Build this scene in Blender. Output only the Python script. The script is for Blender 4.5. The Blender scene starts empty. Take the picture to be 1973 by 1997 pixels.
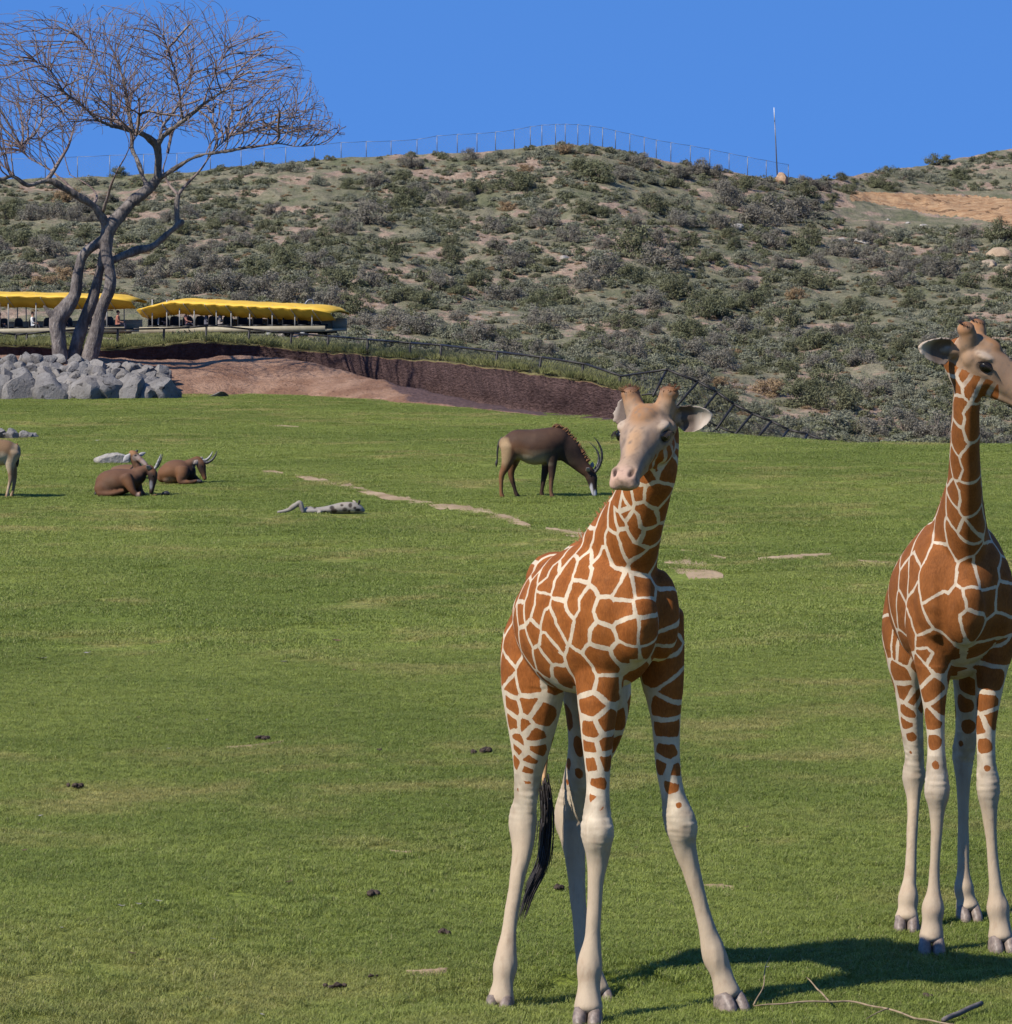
import bpy, bmesh, math, random
import numpy as np
from mathutils import Vector, Matrix, noise
from mathutils.bvhtree import BVHTree
from mathutils.kdtree import KDTree

random.seed(7)
RNG = np.random.default_rng(7)
SC = bpy.context.scene
COL = SC.collection
rad = math.radians

# ------------------------------------------------------------------ camera
FPX, CX, CY, HORIZON, CAMZ = 8000.0, 986.5, 998.5, 447.0, 4.55   # photo pixels (1973 x 1997)
PITCH = math.atan((CY - HORIZON) / FPX)
cam_data = bpy.data.cameras.new('camera')
cam_data.sensor_fit = 'HORIZONTAL'
cam_data.sensor_width = 36.0
cam_data.lens = 36.0 * FPX / 1973.0
cam_data.clip_start = 0.5
cam_data.clip_end = 6000
cam = bpy.data.objects.new('camera', cam_data)
COL.objects.link(cam)
cam.location = (0, 0, CAMZ)
cam.rotation_euler = (rad(90) - PITCH, 0, 0)
SC.camera = cam

# ------------------------------------------------------------------ sky and sun
SUN_EL, SUN_AZ = rad(43), math.atan2(-1.9, -1.25)      # towards the sun: left of and behind the camera
world = bpy.data.worlds.new('World')
SC.world = world
world.use_nodes = True
wn, wl = world.node_tree.nodes, world.node_tree.links
sky = wn.new('ShaderNodeTexSky')
sky.sky_type = 'NISHITA'
sky.sun_disc = False
sky.sun_elevation = SUN_EL
sky.sun_rotation = SUN_AZ
sky.altitude = 600
sky.air_density = 1.0
sky.dust_density = 0.0
sky.ozone_density = 5.0
# dry, very clear air: the deep blue reaches down to the ridge
geo = wn.new('ShaderNodeTexCoord')
vm = wn.new('ShaderNodeVectorMath'); vm.operation = 'MULTIPLY_ADD'
vm.inputs[1].default_value = (1, 1, 1.0)
vm.inputs[2].default_value = (0, 0, 0.55)
wl.new(geo.outputs['Generated'], vm.inputs[0])
nz = wn.new('ShaderNodeVectorMath'); nz.operation = 'NORMALIZE'
wl.new(vm.outputs[0], nz.inputs[0])
wl.new(nz.outputs[0], sky.inputs['Vector'])
bgn = wn['Background']
tint = wn.new('ShaderNodeMix'); tint.data_type = 'RGBA'; tint.blend_type = 'MULTIPLY'
tint.inputs['Factor'].default_value = 1.0
tint.inputs['B'].default_value = (0.62, 0.98, 1.34, 1)
wl.new(sky.outputs[0], tint.inputs['A'])
wl.new(tint.outputs['Result'], bgn.inputs['Color'])
bgn.inputs['Strength'].default_value = 0.13

sun_data = bpy.data.lights.new('sun', 'SUN')
sun_data.energy = 5.0
sun_data.angle = rad(0.53)
sun_data.color = (1.0, 0.945, 0.86)
sun = bpy.data.objects.new('sun', sun_data)
COL.objects.link(sun)
SUN_DIR = Vector((math.sin(SUN_AZ) * math.cos(SUN_EL), math.cos(SUN_AZ) * math.cos(SUN_EL), math.sin(SUN_EL)))
sun.rotation_euler = SUN_DIR.to_track_quat('Z', 'Y').to_euler()
sun.location = (-30, -10, 60)

SC.view_settings.view_transform = 'Standard'
SC.view_settings.look = 'None'
SC.view_settings.exposure = 0.55
SC.view_settings.gamma = 1.0
SC.view_settings.use_curve_mapping = False
SC.cycles.max_bounces = 6
SC.cycles.transparent_max_bounces = 8

# ------------------------------------------------------------------ helpers
FWD = Vector((0, math.cos(PITCH), -math.sin(PITCH)))
UPV = Vector((0, math.sin(PITCH), math.cos(PITCH)))
CAMP = Vector((0, 0, CAMZ))

def ray(px, py):
    return FWD + Vector((1, 0, 0)) * ((px - CX) / FPX) + UPV * (-(py - CY) / FPX)

def W(px, py, D):
    """point seen at photo pixel (px, py) that stands D metres ahead"""
    d = ray(px, py)
    return CAMP + d * (D / d.y)

def flat(px, py, z=0.0):
    d = ray(px, py)
    return CAMP + d * ((z - CAMZ) / d.z)

def mpp(D):
    return D / FPX           # metres per photo pixel at distance D

def nz3(x, y, z=0.0, oct=3, f=1.0):
    a, s = 0.0, 1.0
    for _ in range(oct):
        a += s * noise.noise((x * f, y * f, z * f))
        f *= 2.03; s *= 0.5
    return a

def mesh_np(name, V, F, smooth=True):
    me = bpy.data.meshes.new(name)
    V = np.asarray(V, dtype=np.float32)
    if isinstance(F, np.ndarray):
        n, k = F.shape
        me.vertices.add(len(V)); me.vertices.foreach_set('co', V.ravel())
        me.loops.add(n * k); me.loops.foreach_set('vertex_index', F.astype(np.int32).ravel())
        me.polygons.add(n)
        me.polygons.foreach_set('loop_start', np.arange(0, n * k, k, dtype=np.int32))
        me.polygons.foreach_set('loop_total', np.full(n, k, dtype=np.int32))
        me.update(calc_edges=True)
        me.validate()
    else:
        me.from_pydata([tuple(v) for v in V], [], F)
        me.update()
    if smooth:
        me.polygons.foreach_set('use_smooth', np.ones(len(me.polygons), dtype=bool))
    return me

def link(name, me, mat=None, parent=None, loc=None):
    o = bpy.data.objects.new(name, me)
    COL.objects.link(o)
    if mat is not None and me is not None:
        for m in (mat if isinstance(mat, (list, tuple)) else [mat]):
            if m.name not in [x.name for x in me.materials if x]:
                me.materials.append(m)
    if parent is not None: o.parent = parent
    if loc is not None: o.location = loc
    return o

def tag(o, label=None, cat=None, group=None, kind=None):
    if label: o['label'] = label
    if cat: o['category'] = cat
    if group: o['group'] = group
    if kind: o['kind'] = kind
    return o

def empty(name, loc, label=None, cat=None, group=None):
    o = bpy.data.objects.new(name, None)
    o.empty_display_size = 0.2
    COL.objects.link(o)
    o.location = loc
    return tag(o, label, cat, group)

def attr_f(me, name, arr):
    a = me.attributes.new(name, 'FLOAT', 'POINT')
    a.data.foreach_set('value', np.asarray(arr, dtype=np.float32))

def attr_c(me, name, arr):
    a = me.attributes.new(name, 'FLOAT_COLOR', 'POINT')
    arr = np.asarray(arr, dtype=np.float32)
    if arr.shape[1] == 3: arr = np.concatenate([arr, np.ones((len(arr), 1), np.float32)], 1)
    a.data.foreach_set('color', arr.ravel())

def grid_faces(nu, nv):
    i = np.arange(nu - 1)[:, None] * nv + np.arange(nv - 1)[None, :]
    return np.stack([i, i + nv, i + nv + 1, i + 1], -1).reshape(-1, 4)

def catmull(P, n):
    P = np.asarray(P, float)
    Q = np.vstack([2 * P[0] - P[1], P, 2 * P[-1] - P[-2]])
    out = []
    for i in range(1, len(Q) - 2):
        p0, p1, p2, p3 = Q[i - 1], Q[i], Q[i + 1], Q[i + 2]
        for k in range(n):
            t = k / n
            out.append(0.5 * ((2 * p1) + (-p0 + p2) * t + (2 * p0 - 5 * p1 + 4 * p2 - p3) * t * t + (-p0 + 3 * p1 - 3 * p2 + p3) * t ** 3))
    out.append(P[-1])
    return np.array(out)

def loft(secs, side, nseg=20, sub=5, cap=1.0, pw=2.0):
    """closed tube through sections (pos, half width along side, half size across)"""
    P = np.array([[*s[0], s[1], s[2]] for s in secs], float)
    if sub > 1 and len(P) > 2: P = catmull(P, sub)
    elif sub > 1: P = np.array([P[0] + (P[1] - P[0]) * t for t in np.linspace(0, 1, sub + 1)])
    P[:, 3:] = np.maximum(P[:, 3:], 0.002)
    T = np.gradient(P[:, :3], axis=0)
    T /= np.linalg.norm(T, axis=1)[:, None] + 1e-9
    rows = []
    def caprows(p, t, a, b, sgn):
        r = min(a, b) * cap
        rs = []
        for ang in (75, 50, 25):
            c, s_ = math.cos(rad(ang)), math.sin(rad(ang))
            rs.append((p + sgn * t * r * s_, t, a * c, b * c))
        return rs
    R = [(P[i, :3], T[i], P[i, 3], P[i, 4]) for i in range(len(P))]
    if cap > 0:
        R = caprows(P[0, :3], T[0], P[0, 3], P[0, 4], -1) + R + caprows(P[-1, :3], T[-1], P[-1, 3], P[-1, 4], 1)[::-1]
    side = np.array(side, float)
    th = np.linspace(0, 2 * np.pi, nseg, endpoint=False)
    V = []
    for p, t, a, b in R:
        s_ = side - t * np.dot(side, t)
        s_ /= np.linalg.norm(s_) + 1e-9
        u = np.cross(t, s_)
        c, sn = np.cos(th), np.sin(th)
        if pw != 2.0:
            c = np.sign(c) * np.abs(c) ** (2 / pw); sn = np.sign(sn) * np.abs(sn) ** (2 / pw)
        V.append(p[None] + np.outer(c * a, s_) + np.outer(sn * b, u))
    n = len(R)
    V = np.vstack(V)
    F = []
    for i in range(n - 1):
        for j in range(nseg):
            k = (j + 1) % nseg
            F.append((i * nseg + j, i * nseg + k, (i + 1) * nseg + k, (i + 1) * nseg + j))
    F.append(tuple(range(nseg))[::-1])
    F.append(tuple(range((n - 1) * nseg, n * nseg)))
    return V, F

def ball(c, r, nu=14, nv=9, M=None):
    """ellipsoid, radii r (3), optional 3x3 axes"""
    c = np.array(c, float); r = np.array(r, float)
    A = np.eye(3) if M is None else np.array(M, float)
    V = [[0, 0, 1]]
    for i in range(1, nv):
        a = math.pi * i / nv
        for j in range(nu):
            b = 2 * math.pi * j / nu
            V.append([math.sin(a) * math.cos(b), math.sin(a) * math.sin(b), math.cos(a)])
    V.append([0, 0, -1])
    F = [(0, 1 + j, 1 + (j + 1) % nu) for j in range(nu)]
    for i in range(nv - 2):
        for j in range(nu):
            k = (j + 1) % nu
            F.append((1 + i * nu + j, 1 + (i + 1) * nu + j, 1 + (i + 1) * nu + k, 1 + i * nu + k))
    e = len(V) - 1
    F += [(e, 1 + (nv - 2) * nu + (j + 1) % nu, 1 + (nv - 2) * nu + j) for j in range(nu)]
    V = (np.array(V) * r) @ A.T + c
    return V, F

def join(parts):
    Vs, Fs, o = [], [], 0
    for V, F in parts:
        Vs.append(np.asarray(V)); Fs += [tuple(int(i) + o for i in f) for f in F]; o += len(V)
    return np.vstack(Vs), Fs

def remesh(name, parts, voxel, smooth=4, fac=0.5):
    """fuse overlapping closed shapes into one continuous skin"""
    V, F = join(parts)
    me = mesh_np(name, V, F)
    o = bpy.data.objects.new('tmp', me)
    COL.objects.link(o)
    m = o.modifiers.new('r', 'REMESH'); m.mode = 'VOXEL'; m.voxel_size = voxel; m.use_smooth_shade = True
    if smooth:
        s = o.modifiers.new('s', 'SMOOTH'); s.factor = fac; s.iterations = smooth
    bpy.context.view_layer.update()
    dg = bpy.context.evaluated_depsgraph_get()
    out = bpy.data.meshes.new_from_object(o.evaluated_get(dg))
    bpy.data.objects.remove(o); bpy.data.meshes.remove(me)
    out.name = name
    out.polygons.foreach_set('use_smooth', np.ones(len(out.polygons), dtype=bool))
    return out

def vco(me):
    a = np.empty(len(me.vertices) * 3, np.float32); me.vertices.foreach_get('co', a)
    return a.reshape(-1, 3).astype(float)

def vno(me):
    a = np.empty(len(me.vertices) * 3, np.float32); me.vertices.foreach_get('normal', a)
    return a.reshape(-1, 3).astype(float)

def tube(pts, rads, nseg=6, cap=True):
    """thin open tube along points (parallel frames)"""
    P = np.asarray(pts, float); n = len(P)
    T = np.gradient(P, axis=0); T /= np.linalg.norm(T, axis=1)[:, None] + 1e-12
    a = np.array([0.13, 0.9, 0.4]) if abs(T[0] @ np.array([0.13, 0.9, 0.4])) < 0.9 else np.array([1.0, 0, 0])
    s = np.cross(T[0], a); s /= np.linalg.norm(s)
    th = np.linspace(0, 2 * np.pi, nseg, endpoint=False)
    V = []
    for i in range(n):
        s = s - T[i] * (s @ T[i]); s /= np.linalg.norm(s) + 1e-12
        u = np.cross(T[i], s)
        V.append(P[i] + rads[i] * (np.outer(np.cos(th), s) + np.outer(np.sin(th), u)))
    F = [(i * nseg + j, i * nseg + (j + 1) % nseg, (i + 1) * nseg + (j + 1) % nseg, (i + 1) * nseg + j) for i in range(n - 1) for j in range(nseg)]
    if cap:
        F.append(tuple(range(nseg))[::-1]); F.append(tuple(range((n - 1) * nseg, n * nseg)))
    return np.vstack(V), F

def box(c, h, M=None):
    c = np.array(c, float); h = np.array(h, float)
    A = np.eye(3) if M is None else np.array(M, float)
    V = np.array([[x, y, z] for x in (-1, 1) for y in (-1, 1) for z in (-1, 1)], float) * h
    V = V @ A.T + c
    F = [(0, 1, 3, 2), (4, 6, 7, 5), (0, 4, 5, 1), (2, 3, 7, 6), (0, 2, 6, 4), (1, 5, 7, 3)]
    return V, F

# ------------------------------------------------------------------ materials
MATS = {}
class NT:
    def __init__(s, name):
        s.m = bpy.data.materials.new(name); s.m.use_nodes = True
        s.n, s.l = s.m.node_tree.nodes, s.m.node_tree.links
        s.b = s.n['Principled BSDF']
        s.out = s.n['Material Output']
        MATS[name] = s.m
    def node(s, t, **kw):
        x = s.n.new(t)
        for k, v in kw.items(): setattr(x, k, v)
        return x
    def val(s, sock, v):
        if isinstance(v, bpy.types.NodeSocket): s.l.new(v, sock)
        else:
            if hasattr(sock.default_value, '__len__') and not hasattr(v, '__len__'): v = (v,) * len(sock.default_value)
            if sock.type == 'RGBA' and len(v) == 3: v = (*v, 1)
            sock.default_value = v
    def pos(s, kind='position'):
        if kind == 'position': return s.node('ShaderNodeNewGeometry').outputs['Position']
        return s.node('ShaderNodeTexCoord').outputs['Object']
    def noise(s, vec, scale, detail=3, rough=0.55, dist=0.0):
        x = s.node('ShaderNodeTexNoise'); s.val(x.inputs['Vector'], vec)
        x.inputs['Scale'].default_value = scale; x.inputs['Detail'].default_value = detail
        x.inputs['Roughness'].default_value = rough; x.inputs['Distortion'].default_value = dist
        return x.outputs['Fac']
    def mulv(s, vec, v):
        x = s.node('ShaderNodeVectorMath', operation='MULTIPLY'); s.val(x.inputs[0], vec); x.inputs[1].default_value = v
        return x.outputs[0]
    def math(s, op, a, b=0.0, c=0.0, clamp=False):
        x = s.node('ShaderNodeMath', operation=op, use_clamp=clamp)
        s.val(x.inputs[0], a); s.val(x.inputs[1], b); s.val(x.inputs[2], c)
        return x.outputs[0]
    def ss(s, v, lo, hi, a=0.0, b=1.0):
        x = s.node('ShaderNodeMapRange', interpolation_type='SMOOTHSTEP')
        s.val(x.inputs['Value'], v); x.inputs['From Min'].default_value = lo; x.inputs['From Max'].default_value = hi
        x.inputs['To Min'].default_value = a; x.inputs['To Max'].default_value = b
        return x.outputs[0]
    def mix(s, f, a, b, mode='MIX'):
        x = s.node('ShaderNodeMix', data_type='RGBA', blend_type=mode)
        s.val(x.inputs['Factor'], f); s.val(x.inputs['A'], a); s.val(x.inputs['B'], b)
        return x.outputs['Result']
    def attr(s, name):
        return s.node('ShaderNodeAttribute', attribute_name=name)
    def bump(s, h, strength=0.3, dist=0.02):
        x = s.node('ShaderNodeBump'); s.val(x.inputs['Height'], h)
        x.inputs['Strength'].default_value = strength; x.inputs['Distance'].default_value = dist
        s.l.new(x.outputs[0], s.b.inputs['Normal'])
    def done(s, color=None, rough=0.8, spec=0.25, **kw):
        if color is not None: s.val(s.b.inputs['Base Color'], color)
        s.val(s.b.inputs['Roughness'], rough)
        s.b.inputs['Specular IOR Level'].default_value = spec
        for k, v in kw.items(): s.val(s.b.inputs[k], v)
        return s.m

def simple(name, c, rough=0.7, var=0.15, scale=20, spec=0.3, bump=0.0, metal=0.0, objspace=False):
    t = NT(name)
    p = t.pos('object' if objspace else 'position')
    n = t.noise(p, scale, 4)
    c2 = tuple(x * (1 - var) for x in c); c3 = tuple(min(1, x * (1 + var)) for x in c)
    col = t.mix(t.ss(n, 0.3, 0.7), c2, c3)
    if bump: t.bump(n, bump, 0.02)
    return t.done(col, rough, spec, Metallic=metal)

# ------------------------------------------------------------------ the lawn
EDGE_PX = [-4000, -400, 0, 200, 360, 500, 600, 747, 912, 1050, 1209, 1300, 1400, 1600, 1973, 2400, 6000]
EDGE_PY = [776, 776, 776, 775, 771, 769, 771, 781, 796, 810, 822, 834, 850, 863, 868, 872, 876]
def edge_dist(u):
    px = CX + u * FPX
    py = np.interp(px, EDGE_PX, EDGE_PY)
    return CAMZ * FPX / (py - HORIZON)

# where the giraffes' hooves meet the turf (photo pixel, distance): the turf rolls a little under them
HOOF_POINTS = [(974, 1974, 24.25), (1172, 1955, 24.62), (1145, 1999, 23.45), (1428, 1969, 23.75),
               (1817, 1859, 25.85), (1953, 1855, 25.90), (1767, 1815, 26.65), (1888, 1793, 27.05)]
_hp = np.array([list(W(*h)) for h in HOOF_POINTS])
def lawn_base(x, y):
    d = np.sqrt(x * x + y * y)
    und = 0.05 * np.sin(x * 0.55 + 0.21 * y + 1.0) * np.cos(y * 0.33 - 0.1 * x) + 0.03 * np.sin(x * 1.3 - y * 0.5)
    w = np.exp(-((d - 23) / 9) ** 2) + 0.35
    far = np.clip((y - 60) / 60, 0, 1)
    return und * w * 0.8 * (1 - far)
_S = 0.55
_K = np.exp(-((_hp[:, None, :2] - _hp[None, :, :2]) ** 2).sum(-1) / _S ** 2)
_wt = np.linalg.solve(_K + 1e-3 * np.eye(len(_hp)), _hp[:, 2] - lawn_base(_hp[:, 0], _hp[:, 1]))
def lawn_z(x, y):
    x = np.asarray(x, float); y = np.asarray(y, float)
    z = lawn_base(x, y)
    for i in range(len(_hp)):
        z = z + _wt[i] * np.exp(-((x - _hp[i, 0]) ** 2 + (y - _hp[i, 1]) ** 2) / _S ** 2)
    u = x / np.maximum(y, 5.0)
    over = np.maximum(0, y - edge_dist(u) + 1.0)
    right = np.clip((u * FPX + CX - 1150) / 150, 0, 1)
    z = z - np.where(y > 20, np.minimum(0.05 * over ** 2 * (0.35 + 0.65 * right), 0.16 * over), 0)
    return z
def on_lawn(px, py, lift=0.0):
    p = flat(px, py)
    for _ in range(6):
        p = flat(px, py, float(lawn_z(p.x, p.y)))
    p.z += lift
    return p

def grass_colour(t, p, blade):
    big = t.noise(p, 0.16, 3, 0.6, 0.6)
    mid = t.noise(p, 0.75, 4, 0.6, 0.4)
    fine = t.noise(p, 9.0, 3)
    g1, g2, g3 = (0.205, 0.252, 0.036), (0.305, 0.345, 0.062), (0.52, 0.41, 0.15)
    c = t.mix(t.ss(big, 0.40, 0.60), g1, g2)
    big2 = t.noise(t.mulv(p, (0.6, 1.0, 1.0)), 0.21, 4, 0.6, 0.8)
    dry = t.math('MULTIPLY', t.ss(mid, 0.44, 0.66), t.ss(big2, 0.46, 0.60))
    # trampled, sun-bleached turf where the animals gather on the near left
    sp = t.node('ShaderNodeSeparateXYZ'); t.val(sp.inputs[0], p)
    worn = t.math('MULTIPLY', t.ss(sp.outputs['Y'], 27.5, 23.2), t.ss(sp.outputs['X'], 1.0, -1.6))
    worn = t.math('MULTIPLY', worn, t.ss(mid, 0.36, 0.60, 0.15, 0.75))
    dry = t.math('MAXIMUM', dry, worn)
    c = t.mix(t.math('MULTIPLY', dry, 0.85), c, g3)
    c = t.mix(t.ss(fine, 0.35, 0.7), t.mix(0.5, c, (0.03, 0.055, 0.01)), c)
    return c

tl = NT('turf')
p = tl.pos()
col = grass_colour(tl, p, False)
fine = tl.noise(p, 40, 4, 0.7)
col = tl.mix(tl.ss(fine, 0.35, 0.65), tl.mix(0.5, col, (0.035, 0.04, 0.012)), col)
tl.bump(fine, 0.9, 0.03)
M_TURF = tl.done(col, 0.9, 0.1)

def build_lawn():
    xs = np.unique(np.concatenate([np.linspace(-260, -24, 40), np.linspace(-24, 24, 330), np.linspace(24, 260, 40)]))
    ys = np.unique(np.concatenate([np.linspace(-60, 18, 20), np.linspace(18, 34, 110), np.linspace(34, 60, 70), np.linspace(60, 136, 110)]))
    X, Y = np.meshgrid(xs, ys, indexing='ij')
    Z = lawn_z(X, Y)
    V = np.stack([X, Y, Z], -1).reshape(-1, 3)
    F = grid_faces(len(xs), len(ys))
    me = mesh_np('lawn', V, F)
    return tag(link('lawn', me, M_TURF), 'sunlit mown green lawn with worn yellowish patches', None, None, 'structure')
lawn = build_lawn()

# turf blades: patches of real blades set side by side over the lawn in view
tb = NT('grass_blade')
p = tb.pos()
col = grass_colour(tb, p, True)
bt = tb.attr('tone').outputs['Fac']
col = tb.mix(bt, tb.mix(0.35, col, (0.06, 0.09, 0.012)), tb.mix(0.42, col, (0.36, 0.40, 0.11)))
straw = tb.attr('straw').outputs['Fac']
col = tb.mix(straw, col, (0.36, 0.31, 0.15))
M_BLADE = tb.done(col, 0.55, 0.25)
tr = tb.node('ShaderNodeBsdfTranslucent'); tb.l.new(col, tr.inputs['Color'])
mx = tb.node('ShaderNodeMixShader'); mx.inputs[0].default_value = 0.35
tb.l.new(tb.b.outputs[0], mx.inputs[1]); tb.l.new(tr.outputs[0], mx.inputs[2]); tb.l.new(mx.outputs[0], tb.out.inputs['Surface'])

def blade_patch(name, size, n, hlen, wid, seed):
    r = np.random.default_rng(seed)
    # soft round patch so that neighbours blend
    q = r.uniform(-0.5, 0.5, (n, 2)) * size
    clump = np.array([0.5 + 0.5 * noise.noise((x * 9 / size + seed * 7, y * 9 / size, 0)) for x, y in q])
    L = hlen * r.uniform(0.45, 1.15, n) * (0.7 + 0.6 * clump)
    a = r.uniform(0, 2 * np.pi, n); lean = r.uniform(0.4, 1.7, n) * L
    base = np.c_[q, np.full(n, -0.004)]
    d = np.c_[np.cos(a), np.sin(a), np.zeros(n)]
    s = np.c_[-np.sin(a), np.cos(a), np.zeros(n)] * (wid * r.uniform(0.7, 1.2, n))[:, None]
    mid = base + d * (lean * 0.35)[:, None] + np.c_[np.zeros((n, 2)), L * 0.6]
    tip = base + d * lean[:, None] + np.c_[np.zeros((n, 2)), L * 0.85]
    V = np.stack([base - s, base + s, mid + s * 0.8, mid - s * 0.8, tip], 1).reshape(-1, 3)
    i = np.arange(n) * 5
    F = [tuple(x) for x in np.c_[i, i + 1, i + 2, i + 3]] + [tuple(x) for x in np.c_[i + 3, i + 2, i + 4]]
    me = mesh_np(name, V, F, smooth=False)
    tone = np.repeat(np.clip(0.15 + 0.55 * clump + r.normal(0, 0.2, n), 0, 1), 5)
    attr_f(me, 'tone', tone)
    attr_f(me, 'straw', np.repeat((r.random(n) < 0.045).astype(float) * r.uniform(0.4, 0.9, n), 5))
    me.materials.append(M_BLADE)
    return bpy.data.objects.new(name, me)          # source shape only, never linked to the scene

def instancer(name, pts, srcs, smin, smax, mat, label, align=None):
    me = bpy.data.meshes.new(name)
    me.vertices.add(len(pts)); me.vertices.foreach_set('co', np.asarray(pts, np.float32).ravel())
    me.update()
    o = link(name, me)
    me.materials.append(mat)
    ng = bpy.data.node_groups.new(name + '_nodes', 'GeometryNodeTree')
    ng.interface.new_socket('Geometry', in_out='INPUT', socket_type='NodeSocketGeometry')
    ng.interface.new_socket('Geometry', in_out='OUTPUT', socket_type='NodeSocketGeometry')
    N, L = ng.nodes, ng.links
    gi, go = N.new('NodeGroupInput'), N.new('NodeGroupOutput')
    jn = N.new('GeometryNodeGeometryToInstance') if False else N.new('GeometryNodeJoinGeometry')
    for i, sobj in enumerate(srcs):
        oi = N.new('GeometryNodeObjectInfo'); oi.inputs['Object'].default_value = sobj
        oi.inputs['As Instance'].default_value = True
        L.new(oi.outputs['Geometry'], jn.inputs[0])
    iop = N.new('GeometryNodeInstanceOnPoints')
    iop.inputs['Pick Instance'].default_value = True
    L.new(gi.outputs[0], iop.inputs['Points']); L.new(jn.outputs[0], iop.inputs['Instance'])
    rr = N.new('FunctionNodeRandomValue'); rr.data_type = 'INT'
    rr.inputs['Min'].default_value if False else None
    for s in rr.inputs:
        if s.enabled and s.name == 'Min' and s.type == 'INT': s.default_value = 0
        if s.enabled and s.name == 'Max' and s.type == 'INT': s.default_value = len(srcs) - 1
    L.new([s for s in rr.outputs if s.enabled][0], iop.inputs['Instance Index'])
    rv = N.new('FunctionNodeRandomValue'); rv.data_type = 'FLOAT_VECTOR'
    vi = [s for s in rv.inputs if s.enabled]
    vi[0].default_value = (-0.03, -0.03, 0); vi[1].default_value = (0.03, 0.03, 6.283)
    L.new([s for s in rv.outputs if s.enabled][0], iop.inputs['Rotation'])
    rs = N.new('FunctionNodeRandomValue'); rs.data_type = 'FLOAT'
    fi = [s for s in rs.inputs if s.enabled]
    fi[0].default_value = smin; fi[1].default_value = smax
    L.new([s for s in rs.outputs if s.enabled][0], iop.inputs['Scale'])
    L.new(iop.outputs[0], go.inputs[0])
    m = o.modifiers.new('instances', 'NODES'); m.node_group = ng
    return tag(o, label, None, None, 'stuff')

def lawn_points(d0, d1, step, umax=0.21, keep=1.0):
    pts = []
    y = d0
    while y < d1:
        x = -umax * y
        while x < umax * y:
            xx, yy = x + random.uniform(-.4, .4) * step, y + random.uniform(-.4, .4) * step
            if yy < edge_dist(xx / yy) + 0.5: pts.append((xx, yy))
            x += step
        y += step
    P = np.array(pts)
    return np.c_[P, lawn_z(P[:, 0], P[:, 1])]
GRASS_ON = True
if GRASS_ON:
    near_src = [blade_patch('turf_patch', 0.62, 2600, 0.034, 0.0019, 30 + i) for i in range(5)]
    far_src = [blade_patch('turf_patch', 1.7, 7000, 0.028, 0.0034, 50 + i) for i in range(4)]
    instancer('grass', lawn_points(21.5, 44, 0.34), near_src, 0.85, 1.15, M_BLADE, 'short green turf grass of the lawn in front')
    instancer('grass', lawn_points(43.5, 116, 0.95), far_src, 0.85, 1.15, M_BLADE, 'short green turf grass of the lawn towards the bank')
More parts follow.
